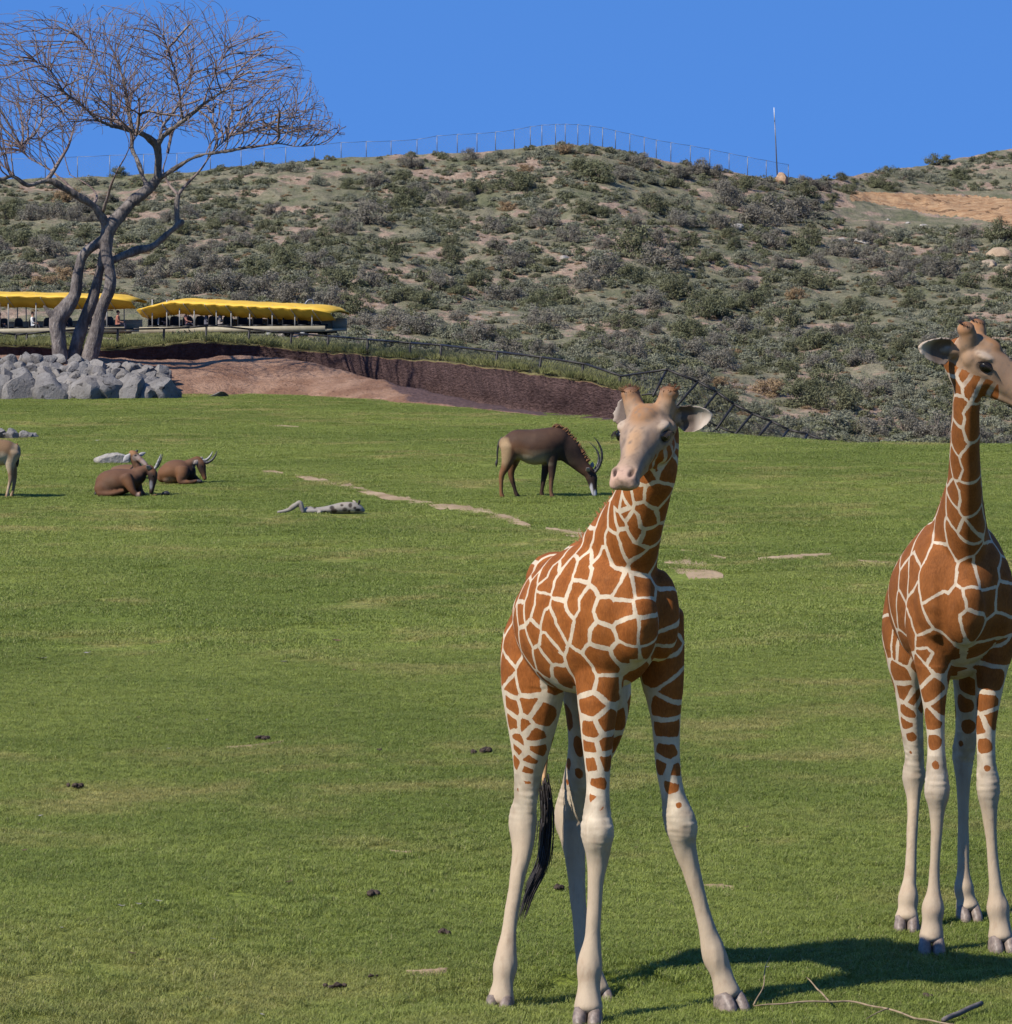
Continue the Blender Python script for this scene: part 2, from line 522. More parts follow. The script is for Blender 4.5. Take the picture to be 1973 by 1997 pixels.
# ------------------------------------------------------------------ dirt bank behind the lawn
BK_PX = [-900, -300, 0, 120, 240, 295, 378, 436, 505, 563, 620, 678, 754, 857, 967, 1058, 1150, 1216, 1262]
BK_CREST = [690, 690, 692, 695, 697, 704, 704, 692, 695, 699, 710, 725, 744, 768, 792, 806, 815, 822, 828]   # sunlit mound's crest
BK_LIP = [672, 672, 676, 678, 681, 678, 667, 671, 675, 683, 687, 690, 700, 706, 719, 732, 746, 765, 800]       # lip of the undercut face
def bank_D(px):
    De = float(edge_dist((px - CX) / FPX))
    Dc = De + 5.0 - 3.2 * max(0, min(1, (px - 650) / 350))
    return De, Dc, Dc + 4.6
def build_bank():
    pxs = np.linspace(-800, 1262, 420)
    rows = []
    for px in pxs:
        u = (px - CX) / FPX
        crest = np.interp(px, BK_PX, BK_CREST); lip = np.interp(px, BK_PX, BK_LIP)
        jit = 2.2 * nz3(px * 0.035, 3.1, 0, 3)
        lip += jit * 1.1 * min(1, (1262 - px) / 60)
        e = np.interp(px, EDGE_PX, EDGE_PY)
        De, Dc, Dl = bank_D(px)
        pts = [W(px, e + 14, De - 0.6), W(px, e + 1, De + 0.1)]
        for k in range(1, 9):
            t = k / 8
            py = e + (crest - e) * (t ** 0.8)
            pts.append(W(px, py, De + 0.1 + (Dc - De) * t))
        # hollow behind the mound, then the undercut face up to the lip
        foot = W(px, lip + 62, Dl + 2.2)
        pts.append(W(px, crest + 10, Dc + 0.9))
        lp = W(px, lip, Dl)
        H = lp.z - foot.z
        und = 0.75  # overhang shaped to keep the face in shade
        pts.append(Vector((lp.x, Dl + und * 1.2, foot.z - 0.2)))
        for k in range(0, 8):
            t = k / 7
            yy = Dl + und * (1 - t) ** 1.2 + 0.04
            pts.append(Vector((lp.x, yy, foot.z + H * t * 0.97)))
        pts.append(lp)
        pts.append(W(px, lip - 5, Dl + 2.2))
        pts.append(W(px, lip - 2, Dl + 7.0) - Vector((0, 0, 0.5)))
        rows.append(pts)
    A = np.array([[list(q) for q in r] for r in rows])
    for i in range(A.shape[0]):
        for j in range(2, A.shape[1] - 1):
            x, y, z = A[i, j]
            n1 = nz3(x * 0.7, y * 0.7, z * 1.1, 4); n2 = nz3(x * 3.1, z * 2.1, y, 3)
            amp = 0.07 if j < 12 else 0.13
            if j >= 19: amp = 0.05
            A[i, j, 1] += amp * n1 + 0.03 * n2
            A[i, j, 2] += 0.05 * n1 + 0.025 * n2
    V = A.reshape(-1, 3)
    me = mesh_np('dirt_bank', V, grid_faces(A.shape[0], A.shape[1])[:, ::-1])
    soil_shade = np.zeros(A.shape[:2]); soil_shade[:, 11:20] = 1.0  # undercut rows: dark soil tone with the face's shade painted in
    # towards the right dark purplish soil with painted shade runs all the way down
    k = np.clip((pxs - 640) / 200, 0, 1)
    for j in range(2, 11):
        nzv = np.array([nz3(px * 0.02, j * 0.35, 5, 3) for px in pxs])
        soil_shade[:, j] = np.clip(k * 1.6 - 0.5 + nzv * 0.5 + (j - 6) * 0.05 * k, 0, 1)
    attr_f(me, 'soil_shade', soil_shade.ravel())
    gr = np.zeros(A.shape[:2]); gr[:, 21:] = 1.0; gr[:, 20] = 0.85
    attr_f(me, 'grassy', gr.ravel())
    return me
tk = NT('bank_soil')
p = tk.pos()
n1 = tk.noise(p, 0.9, 5, 0.6); n2 = tk.noise(tk.mulv(p, (1, 1, 2.2)), 7, 4, 0.65); n3 = tk.noise(tk.mulv(p, (2.4, 2.4, 0.6)), 2.4, 4, 0.6, 0.8)
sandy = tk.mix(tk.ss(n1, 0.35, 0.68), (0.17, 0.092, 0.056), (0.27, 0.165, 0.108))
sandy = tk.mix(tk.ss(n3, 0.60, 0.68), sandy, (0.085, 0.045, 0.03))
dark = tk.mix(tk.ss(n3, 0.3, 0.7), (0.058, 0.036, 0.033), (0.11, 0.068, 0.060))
soil_shade = tk.math('ADD', tk.attr('soil_shade').outputs['Fac'], tk.math('MULTIPLY', tk.math('SUBTRACT', n1, 0.5), 0.7))  # dark soil tone and painted shade, broken up by noise
c = tk.mix(tk.ss(soil_shade, 0.35, 0.6), sandy, dark)
gg = tk.math('ADD', tk.attr('grassy').outputs['Fac'], tk.math('MULTIPLY', tk.math('SUBTRACT', n1, 0.5), 1.2))
c = tk.mix(tk.ss(gg, 0.45, 0.75), c, tk.mix(n2, (0.10, 0.10, 0.035), (0.19, 0.15, 0.07)))
c = tk.mix(tk.ss(n2, 0.55, 0.75), c, tk.mix(0.45, c, (0.05, 0.03, 0.02)))
tk.bump(n2, 0.9, 0.12)
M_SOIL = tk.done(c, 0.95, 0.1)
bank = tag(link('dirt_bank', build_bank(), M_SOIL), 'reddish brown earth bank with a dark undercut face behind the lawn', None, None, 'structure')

# ------------------------------------------------------------------ hillside
HC = {   # column pixel: [(photo y, distance) ...] five knots from the foot to the ridge, then the far side drops
    -3000: [(690, 122), (666, 232), (612, 262), (480, 325), (352, 385)],
    -700: [(690, 122), (664, 232), (606, 262), (480, 325), (352, 385)],
    0:    [(692, 121), (663, 234), (604, 266), (480, 325), (356, 385)],
    300:  [(688, 121), (663, 234), (610, 266), (470, 325), (340, 385)],
    640:  [(702, 117), (672, 222), (604, 268), (450, 330), (308, 388)],
    900:  [(728, 108), (690, 205), (600, 285), (440, 340), (299, 392)],
    1020: [(745, 104), (706, 205), (600, 285), (430, 340), (289, 394)],
    1110: [(760, 102), (720, 205), (600, 285), (430, 340), (276, 394)],
    1215: [(800, 100), (735, 205), (600, 282), (430, 340), (295, 396)],
    1320: [(880, 104), (790, 200), (640, 275), (470, 340), (318, 398)],
    1420: [(925, 125), (848, 200), (680, 265), (500, 335), (338, 400)],
    1525: [(935, 130), (868, 200), (700, 262), (520, 335), (352, 402)],
    1620: [(940, 130), (876, 200), (700, 262), (520, 338), (352, 415)],
    1700: [(940, 130), (880, 200), (700, 262), (500, 350), (337, 440)],
    1830: [(940, 130), (884, 200), (700, 262), (480, 360), (318, 470)],
    1900: [(940, 130), (886, 200), (700, 262), (470, 365), (302, 480)],
    1973: [(940, 130), (888, 200), (700, 262), (460, 370), (288, 490)],
    2700: [(940, 130), (890, 200), (700, 262), (440, 370), (240, 510)],
    5000: [(940, 130), (890, 200), (700, 262), (440, 370), (240, 510)],
}
HK = sorted(HC)
def hill_profile(px):
    k = np.array([[ [a, b] for a, b in HC[q]] for q in HK], float)     # columns, knots, 2
    out = np.empty((5, 2))
    for i in range(5):
        for c in range(2): out[i, c] = np.interp(px, HK, k[:, i, c])
    if px < 1262:
        out[0] = (np.interp(px, BK_PX, BK_LIP) + 4, bank_D(px)[2] + 4.0)
    elif px < 1330:
        k_ = (px - 1262) / 68
        out[0] = out[0] * k_ + np.array((804, bank_D(1262)[2] + 4.0)) * (1 - k_)
    return out
def build_hill():
    pxs = np.concatenate([np.linspace(-2800, -250, 90), np.linspace(-240, 2210, 640), np.linspace(2220, 4800, 90)])
    nv = 240
    A = np.zeros((len(pxs), nv + 8, 3))
    for i, px in enumerate(pxs):
        K = np.mean([hill_profile(px + d) for d in (-60, -30, 0, 30, 60)], axis=0)
        C = catmull(K, 60)
        s = np.linspace(0, len(C) - 1, nv)
        py = np.interp(s, np.arange(len(C)), C[:, 0]); D = np.interp(s, np.arange(len(C)), C[:, 1])
        for j in range(nv):
            A[i, j] = W(px, py[j], D[j])
        top = A[i, nv - 1].copy()
        for j in range(8):
            q = (j + 1) / 8
            A[i, nv + j] = top * np.array([1 + 0.25 * q, 1 + 0.25 * q, 1]) + np.array([0, 0, -9 * q ** 1.3])
    f = np.clip((np.arange(nv + 8) - 25) / 40, 0, 1)
    for i in range(len(pxs)):
        for j in range(0, nv + 8):
            x, y, z = A[i, j]
            n1 = noise.noise((x * 0.055, y * 0.030, 1.7)) + 0.5 * noise.noise((x * 0.13, y * 0.07, 4.2))
            n2 = noise.noise((x * 0.42, y * 0.22, 9.1)) + 0.5 * noise.noise((x * 1.1, y * 0.5, 2.2))
            ter = math.sin(z * 4.2 + 3.0 * n1) * 0.10
            ridge = 1.0 - 0.55 * max(0, 1 - abs(j - nv + 1) / 14)
            A[i, j, 2] += f[j] * ridge * (0.75 * n1 + 0.28 * n2 + ter)
    return A, pxs
HA, HPX = build_hill()
# cut for the track on the right: a sandy scarp
def cut_profile():
    nv = HA.shape[1]
    sand = np.zeros(HA.shape[:2])
    for i, px in enumerate(HPX):
        k = np.clip((px - 1645) / 25, 0, 1) * np.clip((2250 - px) / 60, 0, 1)
        if k <= 0: continue
        top = np.interp(px, [1645, 1700, 1800, 1900, 1975, 2250], [374, 377, 380, 383, 392, 400])
        bot = np.interp(px, [1645, 1700, 1800, 1900, 1975, 2250], [388, 392, 412, 424, 440, 450])
        top += 2 * nz3(px * 0.05, 1.0); bot += 3 * nz3(px * 0.03, 7.0)
        for j in range(nv - 8):
            x, y, z = HA[i, j]
            d = Vector((x, y, z)) - CAMP
            py = CY - FPX * (d.dot(UPV) / d.dot(FWD))
            if top - 2 < py < bot + 3: sand[i, j] = k
            if py < top: break
    return sand
SAND = cut_profile()
# the slope's near edge runs on down under the lawn and the bank
_sk = HA[:, :1, :] * np.array((0.93, 0.93, 1.0)) + np.array((0, 0, -7.0))
HA = np.concatenate([_sk, HA], axis=1); SAND = np.concatenate([np.zeros((len(HPX), 1)), SAND], axis=1)
hill_me = mesh_np('hillside', HA.reshape(-1, 3), grid_faces(HA.shape[0], HA.shape[1])[:, ::-1])
attr_f(hill_me, 'sand', SAND.ravel())
th = NT('hill_ground')
p = th.pos()
ps = th.mulv(p, (1.0, 0.45, 1.6))
n1 = th.noise(ps, 0.055, 4, 0.6, 0.5); n2 = th.noise(ps, 0.24, 5, 0.62, 0.4); n3 = th.noise(ps, 1.3, 5, 0.7); n4 = th.noise(p, 5.0, 4, 0.7)
soil = th.mix(th.ss(n3, 0.3, 0.7), (0.225, 0.150, 0.105), (0.34, 0.25, 0.18))
dry = th.mix(th.ss(n3, 0.3, 0.7), (0.145, 0.130, 0.082), (0.24, 0.205, 0.135))
green = th.mix(th.ss(n3, 0.3, 0.7), (0.085, 0.092, 0.046), (0.15, 0.145, 0.082))
c = th.mix(th.ss(n2, 0.34, 0.52), green, dry)
c = th.mix(th.ss(n1, 0.40, 0.58), th.mix(0.35, c, green), c)
sfac = th.ss(th.math('ADD', n2, th.math('MULTIPLY', n1, 0.35)), 0.695, 0.755)
c = th.mix(sfac, c, soil)
c = th.mix(th.ss(n4, 0.53, 0.63), c, th.mix(0.6, c, (0.03, 0.034, 0.016)))
c = th.mix(th.ss(th.noise(p, 2.6, 5, 0.75), 0.56, 0.66, 0, 0.6), c, (0.27, 0.235, 0.16))
# moister green ground at the foot of the slope
sx = th.node('ShaderNodeSeparateXYZ'); th.l.new(p, sx.inputs[0])
low = th.ss(sx.outputs['Y'], 205, 235, 0.55, 0.0)
c = th.mix(th.math('MULTIPLY', low, th.ss(n2, 0.62, 0.45)), c, (0.095, 0.12, 0.045))
sn = th.noise(th.mulv(p, (1.0, 1.0, 0.5)), 0.8, 5, 0.65, 0.6)
sandc = th.mix(th.ss(sn, 0.35, 0.7), (0.28, 0.155, 0.075), (0.42, 0.275, 0.15))
sandc = th.mix(th.ss(th.noise(th.mulv(p, (1.0, 0.3, 1.4)), 0.55, 5, 0.65, 1.2), 0.57, 0.64), sandc, (0.12, 0.068, 0.035))
sa = th.ss(th.math('ADD', th.attr('sand').outputs['Fac'], th.math('MULTIPLY', th.math('SUBTRACT', n3, 0.5), 0.5)), 0.42, 0.55)
c = th.mix(sa, c, sandc)
th.bump(th.math('ADD', n3, th.math('MULTIPLY', n4, 0.5)), 0.9, 0.35)
M_HILL = th.done(c, 0.95, 0.08)
_g = 3000.0
tag(link('ground', mesh_np('ground', [(-_g, -_g, -16), (_g, -_g, -16), (_g, _g, -16), (-_g, _g, -16)], [(0, 1, 2, 3)]), M_HILL), 'dry open ground all round the hill', None, None, 'structure')
hill = tag(link('hillside', hill_me, M_HILL), 'dry brushy hillside rising to a fenced ridge behind the lawn', None, None, 'structure')
HBVH = BVHTree.FromPolygons([tuple(v) for v in HA.reshape(-1, 3)], [tuple(f) for f in grid_faces(HA.shape[0], HA.shape[1]).tolist()])
def on_hill(px, py):
    d = ray(px, py).normalized()
    h = HBVH.ray_cast(CAMP + d * 100.5 / d.y, d)
    return h[0]
def hill_down(x, y):
    h = HBVH.ray_cast(Vector((x, y, 200)), Vector((0, 0, -1)))
    return h[0]
def project(v):
    d = Vector(v) - CAMP
    k = d.dot(FWD)
    return CX + FPX * d.x / k, CY - FPX * d.dot(UPV) / k
# ------------------------------------------------------------------ giraffes
def c5(x, y): return (940 + x / 3.646, 720 + y / 3.646)
def c6(x, y): return (930 + x / 2.4246, 1200 + y / 2.4246)
def c7(x, y): return (1650 + x / 2.842, 620 + y / 2.842)
def c8(x, y): return (1500 + x / 2.5856, 1250 + y / 2.5856)

def coat_material(name, brown_a, brown_b, cream):
    t = NT(name)
    p = t.pos('object')
    hair = t.noise(t.mulv(p, (1.0, 1.0, 0.28)), 130, 3, 0.7)
    mott = t.noise(p, 9, 4, 0.6)
    edge = t.noise(p, 60, 3, 0.6)
    coat = t.math('ADD', t.attr('coat').outputs['Fac'], t.math('MULTIPLY', t.math('SUBTRACT', edge, 0.5), 0.012))
    f = t.ss(coat, -0.0022, 0.0026)
    br = t.mix(t.ss(mott, 0.3, 0.7), brown_a, brown_b)
    # patches are darker towards their middle and paler at the rim
    br = t.mix(t.math('MULTIPLY', t.ss(coat, 0.0, 0.07), 0.45), br, tuple(x * 0.62 for x in brown_a))
    br = t.mix(t.ss(hair, 0.35, 0.7, 0.0, 0.4), br, tuple(min(1, x * 1.5) for x in brown_b))
    cr = t.mix(t.ss(mott, 0.3, 0.7), tuple(x * 0.80 for x in cream), cream)
    tint = t.attr('tint')
    cr = t.mix(tint.outputs['Alpha'], cr, tint.outputs['Color'])
    cr = t.mix(t.ss(hair, 0.35, 0.72, 0.0, 0.28), cr, t.mix(0.5, cr, (0.22, 0.16, 0.11)))
    c = t.mix(f, cr, br)
    cr2 = t.noise(t.mulv(p, (1.0, 1.0, 0.4)), 22, 4, 0.65)
    c = t.mix(t.math('MULTIPLY', t.ss(cr2, 0.5, 0.75), t.math('SUBTRACT', 0.30, t.math('MULTIPLY', f, 0.2))), c, (0.20, 0.12, 0.07))
    bh = t.math('ADD', t.math('MULTIPLY', hair, 0.35), t.math('MULTIPLY', mott, 0.5))
    t.bump(bh, 0.28, 0.01)
    return t.done(c, 0.75, 0.12)
M_COAT = coat_material('giraffe_coat', (0.155, 0.045, 0.008), (0.225, 0.072, 0.015), (0.50, 0.41, 0.29))
M_COAT2 = coat_material('giraffe_coat_darker', (0.135, 0.043, 0.009), (0.195, 0.066, 0.016), (0.47, 0.385, 0.28))
M_HOOF = simple('hoof_horn', (0.165, 0.125, 0.098), 0.5, 0.3, 30, 0.35, 0.3, objspace=True)
te = NT('eye_dark'); M_EYE = te.done((0.006, 0.005, 0.004), 0.22, 0.3)
M_TUFT = simple('tail_hair', (0.022, 0.017, 0.016), 0.55, 0.4, 60, 0.35)
M_LASH = simple('eyelash_hair', (0.02, 0.015, 0.012), 0.6, 0.2, 60, 0.2)
M_HHAIR = simple('horn_tip_hair', (.11, .048, .02), .7, .4, 50, .2)
M_MANE = simple('mane_hair', (0.22, 0.085, 0.028), 0.7, 0.35, 50, 0.2)

# head in its own axes: x towards the nose, y to its left, z up (metres)
def head_parts(ear_l, ear_r, S, hl=.225):
    P = []
    def L(s, **k): P.append(loft([(np.array(a) , b, c) for a, b, c in s], (0, 1, 0), **k))
    # skull to muzzle
    L([((-0.03, 0, 0.0), .07, .09), ((.06, 0, .02), .105, .125), ((.15, 0, .02), .122, .125), ((.24, 0, .005), .105, .112), ((.33, 0, -.02), .078, .090),
       ((.42, 0, -.045), .062, .072), ((.50, 0, -.058), .066, .064), ((.55, 0, -.064), .070, .056), ((.585, 0, -.070), .060, .044)], nseg=24, cap=.55)
    # nose bridge
    L([((.16, 0, .10), .055, .05), ((.28, 0, .065), .044, .04), ((.40, 0, .012), .036, .03), ((.50, 0, -.018), .036, .026)], cap=.6)
    # lower jaw and chin
    L([((.06, 0, -.075), .070, .07), ((.16, 0, -.098), .068, .058), ((.28, 0, -.105), .048, .040), ((.40, 0, -.110), .038, .030), ((.50, 0, -.118), .044, .028), ((.545, 0, -.120), .040, .024)], cap=.7)
    # upper lip lobes, nostril rims
    for s in (-1, 1):
        P.append(ball((.555, s * .034, -.088), (.052, .042, .038)))
        P.append(ball((.525, s * .047, -.034), (.042, .022, .024)))
        # cheeks
        P.append(ball((.13, s * .070, -.055), (.12, .045, .085)))
        # brow ridge and lids round the eye
        P.append(ball((.175, s * .094, .080), (.058, .034, .020)))
        P.append(ball((.195, s * .090, -.010), (.055, .026, .018)))
        P.append(ball((.105, s * .105, .035), (.04, .03, .045)))
        # horns
        P.append(loft([(np.array((.055, s * .066, .095)), .052, .052), (np.array((.040, s * .078, .150)), .050, .048), (np.array((.025, s * .088, .15 + (hl - .15) * .6)), .045, .045), (np.array((.018, s * .094, hl)), .050, .048)], (1, 0, 0), cap=.75))
    # forehead knob
    P.append(ball((.15, 0, .125), (.085, .062, .045)))
    P.append(ball((.10, 0, .12), (.07, .08, .05)))
    # ears: cupped leaves
    for s, e in ((1, ear_l), (-1, ear_r)):
        b = np.array((.015, s * .095, .045)); d = np.array(e, float); ln = np.linalg.norm(d); d /= ln
        n = np.array((1.0, 0, 0.15)); n -= d * (n @ d); n /= np.linalg.norm(n)     # opening looks forward
        w = np.cross(d, n)
        nu, nv = 13, 9
        fr, bk = [], []
        for i in range(nu):
            t = i / (nu - 1)
            half = 0.088 * (math.sin(math.pi * min(1, (t * 0.86 + 0.14)) ** 0.95) ** 0.6 + 0.02)
            if t < .25: half *= 0.55 + 1.8 * t
            for j in range(nv):
                q = -1 + 2 * j / (nv - 1)
                cup = (q * q) * half * 0.62 * (1 - 0.35 * t)
                c = b + d * ln * t + w * half * q * (1 - 0.12 * abs(q)) + n * (cup - 0.02 * (1 - t))
                fr.append(c + n * 0.004); bk.append(c - n * (0.017 - 0.004 * abs(q)))
        V = np.array(fr + bk); o = nu * nv
        F = []
        for i in range(nu - 1):
            for j in range(nv - 1):
                a = i * nv + j
                F.append((a, a + nv, a + nv + 1, a + 1)); F.append((o + a, o + a + 1, o + a + nv + 1, o + a + nv))
        ring = [i * nv for i in range(nu)] + [(nu - 1) * nv + j for j in range(1, nv)] + [i * nv + nv - 1 for i in range(nu - 2, -1, -1)] + [j for j in range(nv - 2, 0, -1)]
        for k in range(len(ring)):
            a, c_ = ring[k], ring[(k + 1) % len(ring)]
            F.append((a, c_, o + c_, o + a))
        P.append((V, F))
        P.append(loft([(b - d * .03 - n * .004, .034, .034), (b + d * .04 - n * .006, .030, .026), (b + d * .09 - n * .01, .02, .012)], w, cap=.5))
    return [(V * S, F) for V, F in P]

def hoof_mesh(fwd, side, S=1.0):
    f, s = np.array(fwd), np.array(side)
    parts = []
    for q in (-1, 1):
        o = s * q * .0405 * S
        secs = []
        for z, fx, a, b in ((.098, -.006, .036, .060), (.075, .004, .040, .072), (.045, .018, .043, .086), (.012, .031, .045, .099), (.0, .033, .045, .100)):
            secs.append((o * (1.0 + .08 * (0.12 - z) / .12) + f * fx * S + np.array((0, 0, z * S)), a * S, b * S))
        parts.append(loft(secs, s, nseg=18, sub=3, cap=.04, pw=2.4))
    return join(parts)

def giraffe(spec):
    base = np.array(spec['base'])
    side = np.array(spec['side']); fw = np.array(spec['fwd'])
    parts = []
    def sec(px, py, D, hw, hh): return (np.array(W(px, py, D)) - base, hw, hh)
    for lf in spec['lofts']:
        parts.append(loft([sec(*s) for s in lf['s']], side, nseg=44, cap=lf.get('cap', .8)))
    for (px, py, D, rf, rs, rz) in spec['balls']:
        M = np.stack([fw, side, np.array((0, 0, 1.0))], 1)
        parts.append(ball(np.array(W(px, py, D)) - base, (rf, rs, rz), M=M))
    feet = []
    for lg in spec['legs']:
        secs = []
        for (px, py, w, D, k) in lg:
            hw = w * 0.5 * mpp(D)
            secs.append((np.array(W(px, py, D)) - base, hw, hw * k))
        parts.append(loft(secs, side, nseg=20, cap=.5))
        feet.append(np.array(W(*lg[-1][:2], lg[-1][3])) - base)
    # head
    hf = Vector(spec['head_fwd']).normalized(); hu = Vector(spec['head_up'])
    hl = hu.cross(hf).normalized(); hu = hf.cross(hl).normalized()
    HM = np.array([[hf.x, hl.x, hu.x], [hf.y, hl.y, hu.y], [hf.z, hl.z, hu.z]])
    S = spec['head_scale']
    HM = HM * np.array([1, spec.get('wide', 1.12), 1])
    HI = np.linalg.inv(HM).T
    nose = np.array(W(*spec['nose'])) - base
    ho = nose - HM @ (np.array((.62, 0, -.07)) * S)
    for V, F in head_parts(spec['ear_l'], spec['ear_r'], S, spec['horn']):
        parts.append((V @ HM.T + ho, F))
    # neck runs up into the skull
    nk = [sec(*s) for s in spec['neck']]
    nk.append((ho + HM @ (np.array((-.01, 0, -.02)) * S), spec['neck'][-1][3] * .95, spec['neck'][-1][4] * .8))
    nk.append((ho + HM @ (np.array((.06, 0, .0)) * S), .085 * S, .10 * S))
    parts.append(loft(nk, side, nseg=40, cap=.5))
    me = remesh('body', parts, spec['voxel'], 9)
    V, N = vco(me), vno(me)
    HL = (V - ho) @ HI / S                       # head coordinates
    hx, hy, hz = HL[:, 0], HL[:, 1], HL[:, 2]
    # soften the horns' outline, press the nostrils in, set the eye sockets
    disp = np.zeros(len(V))
    nost = np.zeros(len(V))
    for s in (-1, 1):
        d = np.sqrt(((hx - .548) / .036) ** 2 + ((hy - s * (.036 + .3 * (hz + .034))) / .015) ** 2 + ((hz + .036) / .028) ** 2)
        k = np.clip(1.3 - d, 0, 1); nost = np.maximum(nost, k); disp -= k * .022
        d = np.sqrt(((hx - .205) / .048) ** 2 + ((hy - s * .118) / .05) ** 2 + ((hz - .028) / .032) ** 2)
        disp -= np.clip(1 - d, 0, 1) * .02
    zk = V[:, 2] - (spec['knee_z'] - .05)
    kn = np.nonzero(np.abs(zk) < .17)[0]
    lo_ = np.nonzero(V[:, 2] < spec['knee_z'])[0]
    for i in lo_:
        disp[i] += .0030 * noise.noise((V[i, 0] * 30, V[i, 1] * 30, V[i, 2] * 3.0)) + .003 * noise.noise((V[i, 0] * 9, V[i, 1] * 9, V[i, 2] * 9))
    for i in kn:
        disp[i] += .0055 * (1 - abs(zk[i]) / .17) * noise.noise((V[i, 0] * 9, V[i, 1] * 9, V[i, 2] * 55))
    tr_ = np.nonzero(V[:, 2] > spec['belly_z'])[0]
    for i in tr_:
        disp[i] += .008 * noise.noise((V[i, 0] * 3.2, V[i, 1] * 3.2, V[i, 2] * 2.4)) + .0025 * noise.noise((V[i, 0] * 14, V[i, 1] * 14, V[i, 2] * 5))
    V2 = V + N * disp[:, None]
    earm = np.zeros(len(V))
    for s, e in ((1, spec['ear_l']), (-1, spec['ear_r'])):
        b_ = np.array((.015, s * .095, .045)); d_ = np.array(e, float); ln_ = np.linalg.norm(d_); d_ /= ln_
        t_ = (HL - b_) @ d_; rad_ = np.linalg.norm(HL - b_ - np.outer(t_, d_), axis=1)
        earm = np.maximum(earm, ((t_ > .045) & (rad_ < .13)).astype(float))
    earm *= (np.abs(hy) > .10)
    me.vertices.foreach_set('co', V2.astype(np.float32).ravel())
    bv = BVHTree.FromPolygons([tuple(v) for v in V2], [tuple(p_.vertices) for p_ in me.polygons])
    # ---- patches: hand-set ones where the photograph shows them, then filled in all round
    seeds, ids = [], []
    pid = 0
    cb = CAMP - Vector(base)
    for grp in spec['patches']:
        ok = False
        for (px, py) in grp:
            h = bv.ray_cast(cb, ray(px, py).normalized())
            if h[0] is not None:
                seeds.append(h[0][:]); ids.append(pid); ok = True
        if ok: pid += 1
    zz = V2[:, 2]
    kz = spec['knee_z']
    headmask = (hx > -0.02) & (hx < .75) & (np.abs(hy) < .36) & (hz > np.minimum(-.13, -.10 - .25 * hx)) & (hz < .45)
    neckmask = np.zeros(len(V2))
    def spacing(z, inneck):
        if z > spec['belly_z']: return .175 if inneck else .25
        return max(.075, .10 + .12 * (z - kz) / (spec['belly_z'] - kz))
    rng = np.random.default_rng(spec['seed'])
    order = rng.permutation(len(V2))[:6000]
    SA = [np.array(s) for s in seeds]
    for i in order:
        q = V2[i]
        if q[2] < kz + .02 or headmask[i]: continue
        inneck = q[2] > spec['wither_z'] - .1 and (q[:2] - spec['neck_xy']) @ fw[:2] > 0
        r = spacing(q[2], inneck)
        if len(SA) and np.min(np.linalg.norm(np.array(SA) - q, axis=1)) < r: continue
        SA.append(q); ids.append(pid); pid += 1
    # cheeks
    for s in (-1, 1):
        for a in ((.10, .10, -.06), (.17, .09, -.085), (.03, .09, -.05), (.235, .07, -.095), (.07, .08, -.13), (.30, .05, -.105)):
            SA.append(ho + HM @ (np.array((a[0], s * a[1], a[2])) * S)); ids.append(pid); pid += 1
    SA = np.array(SA); ids = np.array(ids)
    coat = np.empty(len(V2))
    wv = np.array([noise.noise_vector((v[0] * 5.5, v[1] * 5.5, v[2] * 5.5)) for v in V2]) * .016 + np.array([noise.noise_vector((v[0] * 17, v[1] * 17, v[2] * 17)) for v in V2]) * .006
    ts = np.clip((SA[:, 2] - kz) / (spec['belly_z'] - kz), 0, 1)
    rmax = np.where(SA[:, 2] < spec['belly_z'], .052 + .085 * ts, .24)
    for a in range(0, len(V2), 20000):
        X = (V2 + wv)[a:a + 20000]
        D2 = ((X[:, None, :] - SA[None]) ** 2).sum(-1)
        i1 = D2.argmin(1); d1 = D2[np.arange(len(X)), i1]
        D2[ids[None, :] == ids[i1][:, None]] = 1e9
        i2 = D2.argmin(1); d2 = D2[np.arange(len(X)), i2]
        sep = np.linalg.norm(SA[i1] - SA[i2], axis=1)
        coat[a:a + 20000] = (d2 - d1) / (2 * sep + 1e-6)
        # a patch never grows far from its own seed
        coat[a:a + 20000] = np.minimum(coat[a:a + 20000], rmax[i1] - np.sqrt(d1))
    wob = np.array([noise.noise((v[0] * 6, v[1] * 7, v[2] * 7)) for v in V2])
    width = spec['line'] * (1 + .45 * wob)
    t = np.clip((zz - kz) / (spec['belly_z'] - kz), 0, 1)
    leg = zz < spec['belly_z'] + .05
    width = np.where(leg, width + .003 + .006 * (1 - t), width)
    width = np.where(zz < kz + .16, width + .02 * np.clip((kz + .16 - zz) / .16, 0, 1), width)
    width = np.where(zz < kz - .04, 1.0, width)
    under = np.clip(-N[:, 2] - .62, 0, 1) * (zz > spec['belly_z'] - .15) * (zz < spec['belly_z'] + .25)
    width = width + under * .25
    inner = np.clip((N @ side) * 0, 0, 1)
    width = np.where(headmask, .014 + np.clip((hx - .30) * 3, 0, 1) + np.clip((hz + .030) * 8, 0, 1), width)
    width = np.where(((np.abs(hy) > .13) & headmask) | (earm > 0), 1.0, width)
    me_coat = coat - width
    attr_f(me, 'coat', me_coat)
    # ---- tints of the plain hair
    tint = np.zeros((len(V2), 4))
    def put(mask, col):
        m = np.clip(mask, 0, 1)[:, None]
        tint[:, :3] = tint[:, :3] * (1 - m) + np.array(col) * .70 * m
        tint[:, 3] = np.maximum(tint[:, 3], m[:, 0])
    def g(x, y, z, rx, ry, rz, mir=False):
        d = ((hx - x) / rx) ** 2 + (((np.abs(hy) if mir else hy) - y) / ry) ** 2 + ((hz - z) / rz) ** 2
        return np.clip(1.35 - d, 0, 1)
    n1 = np.array([noise.noise((v[0] * 16, v[1] * 16, v[2] * 16)) for v in V2])
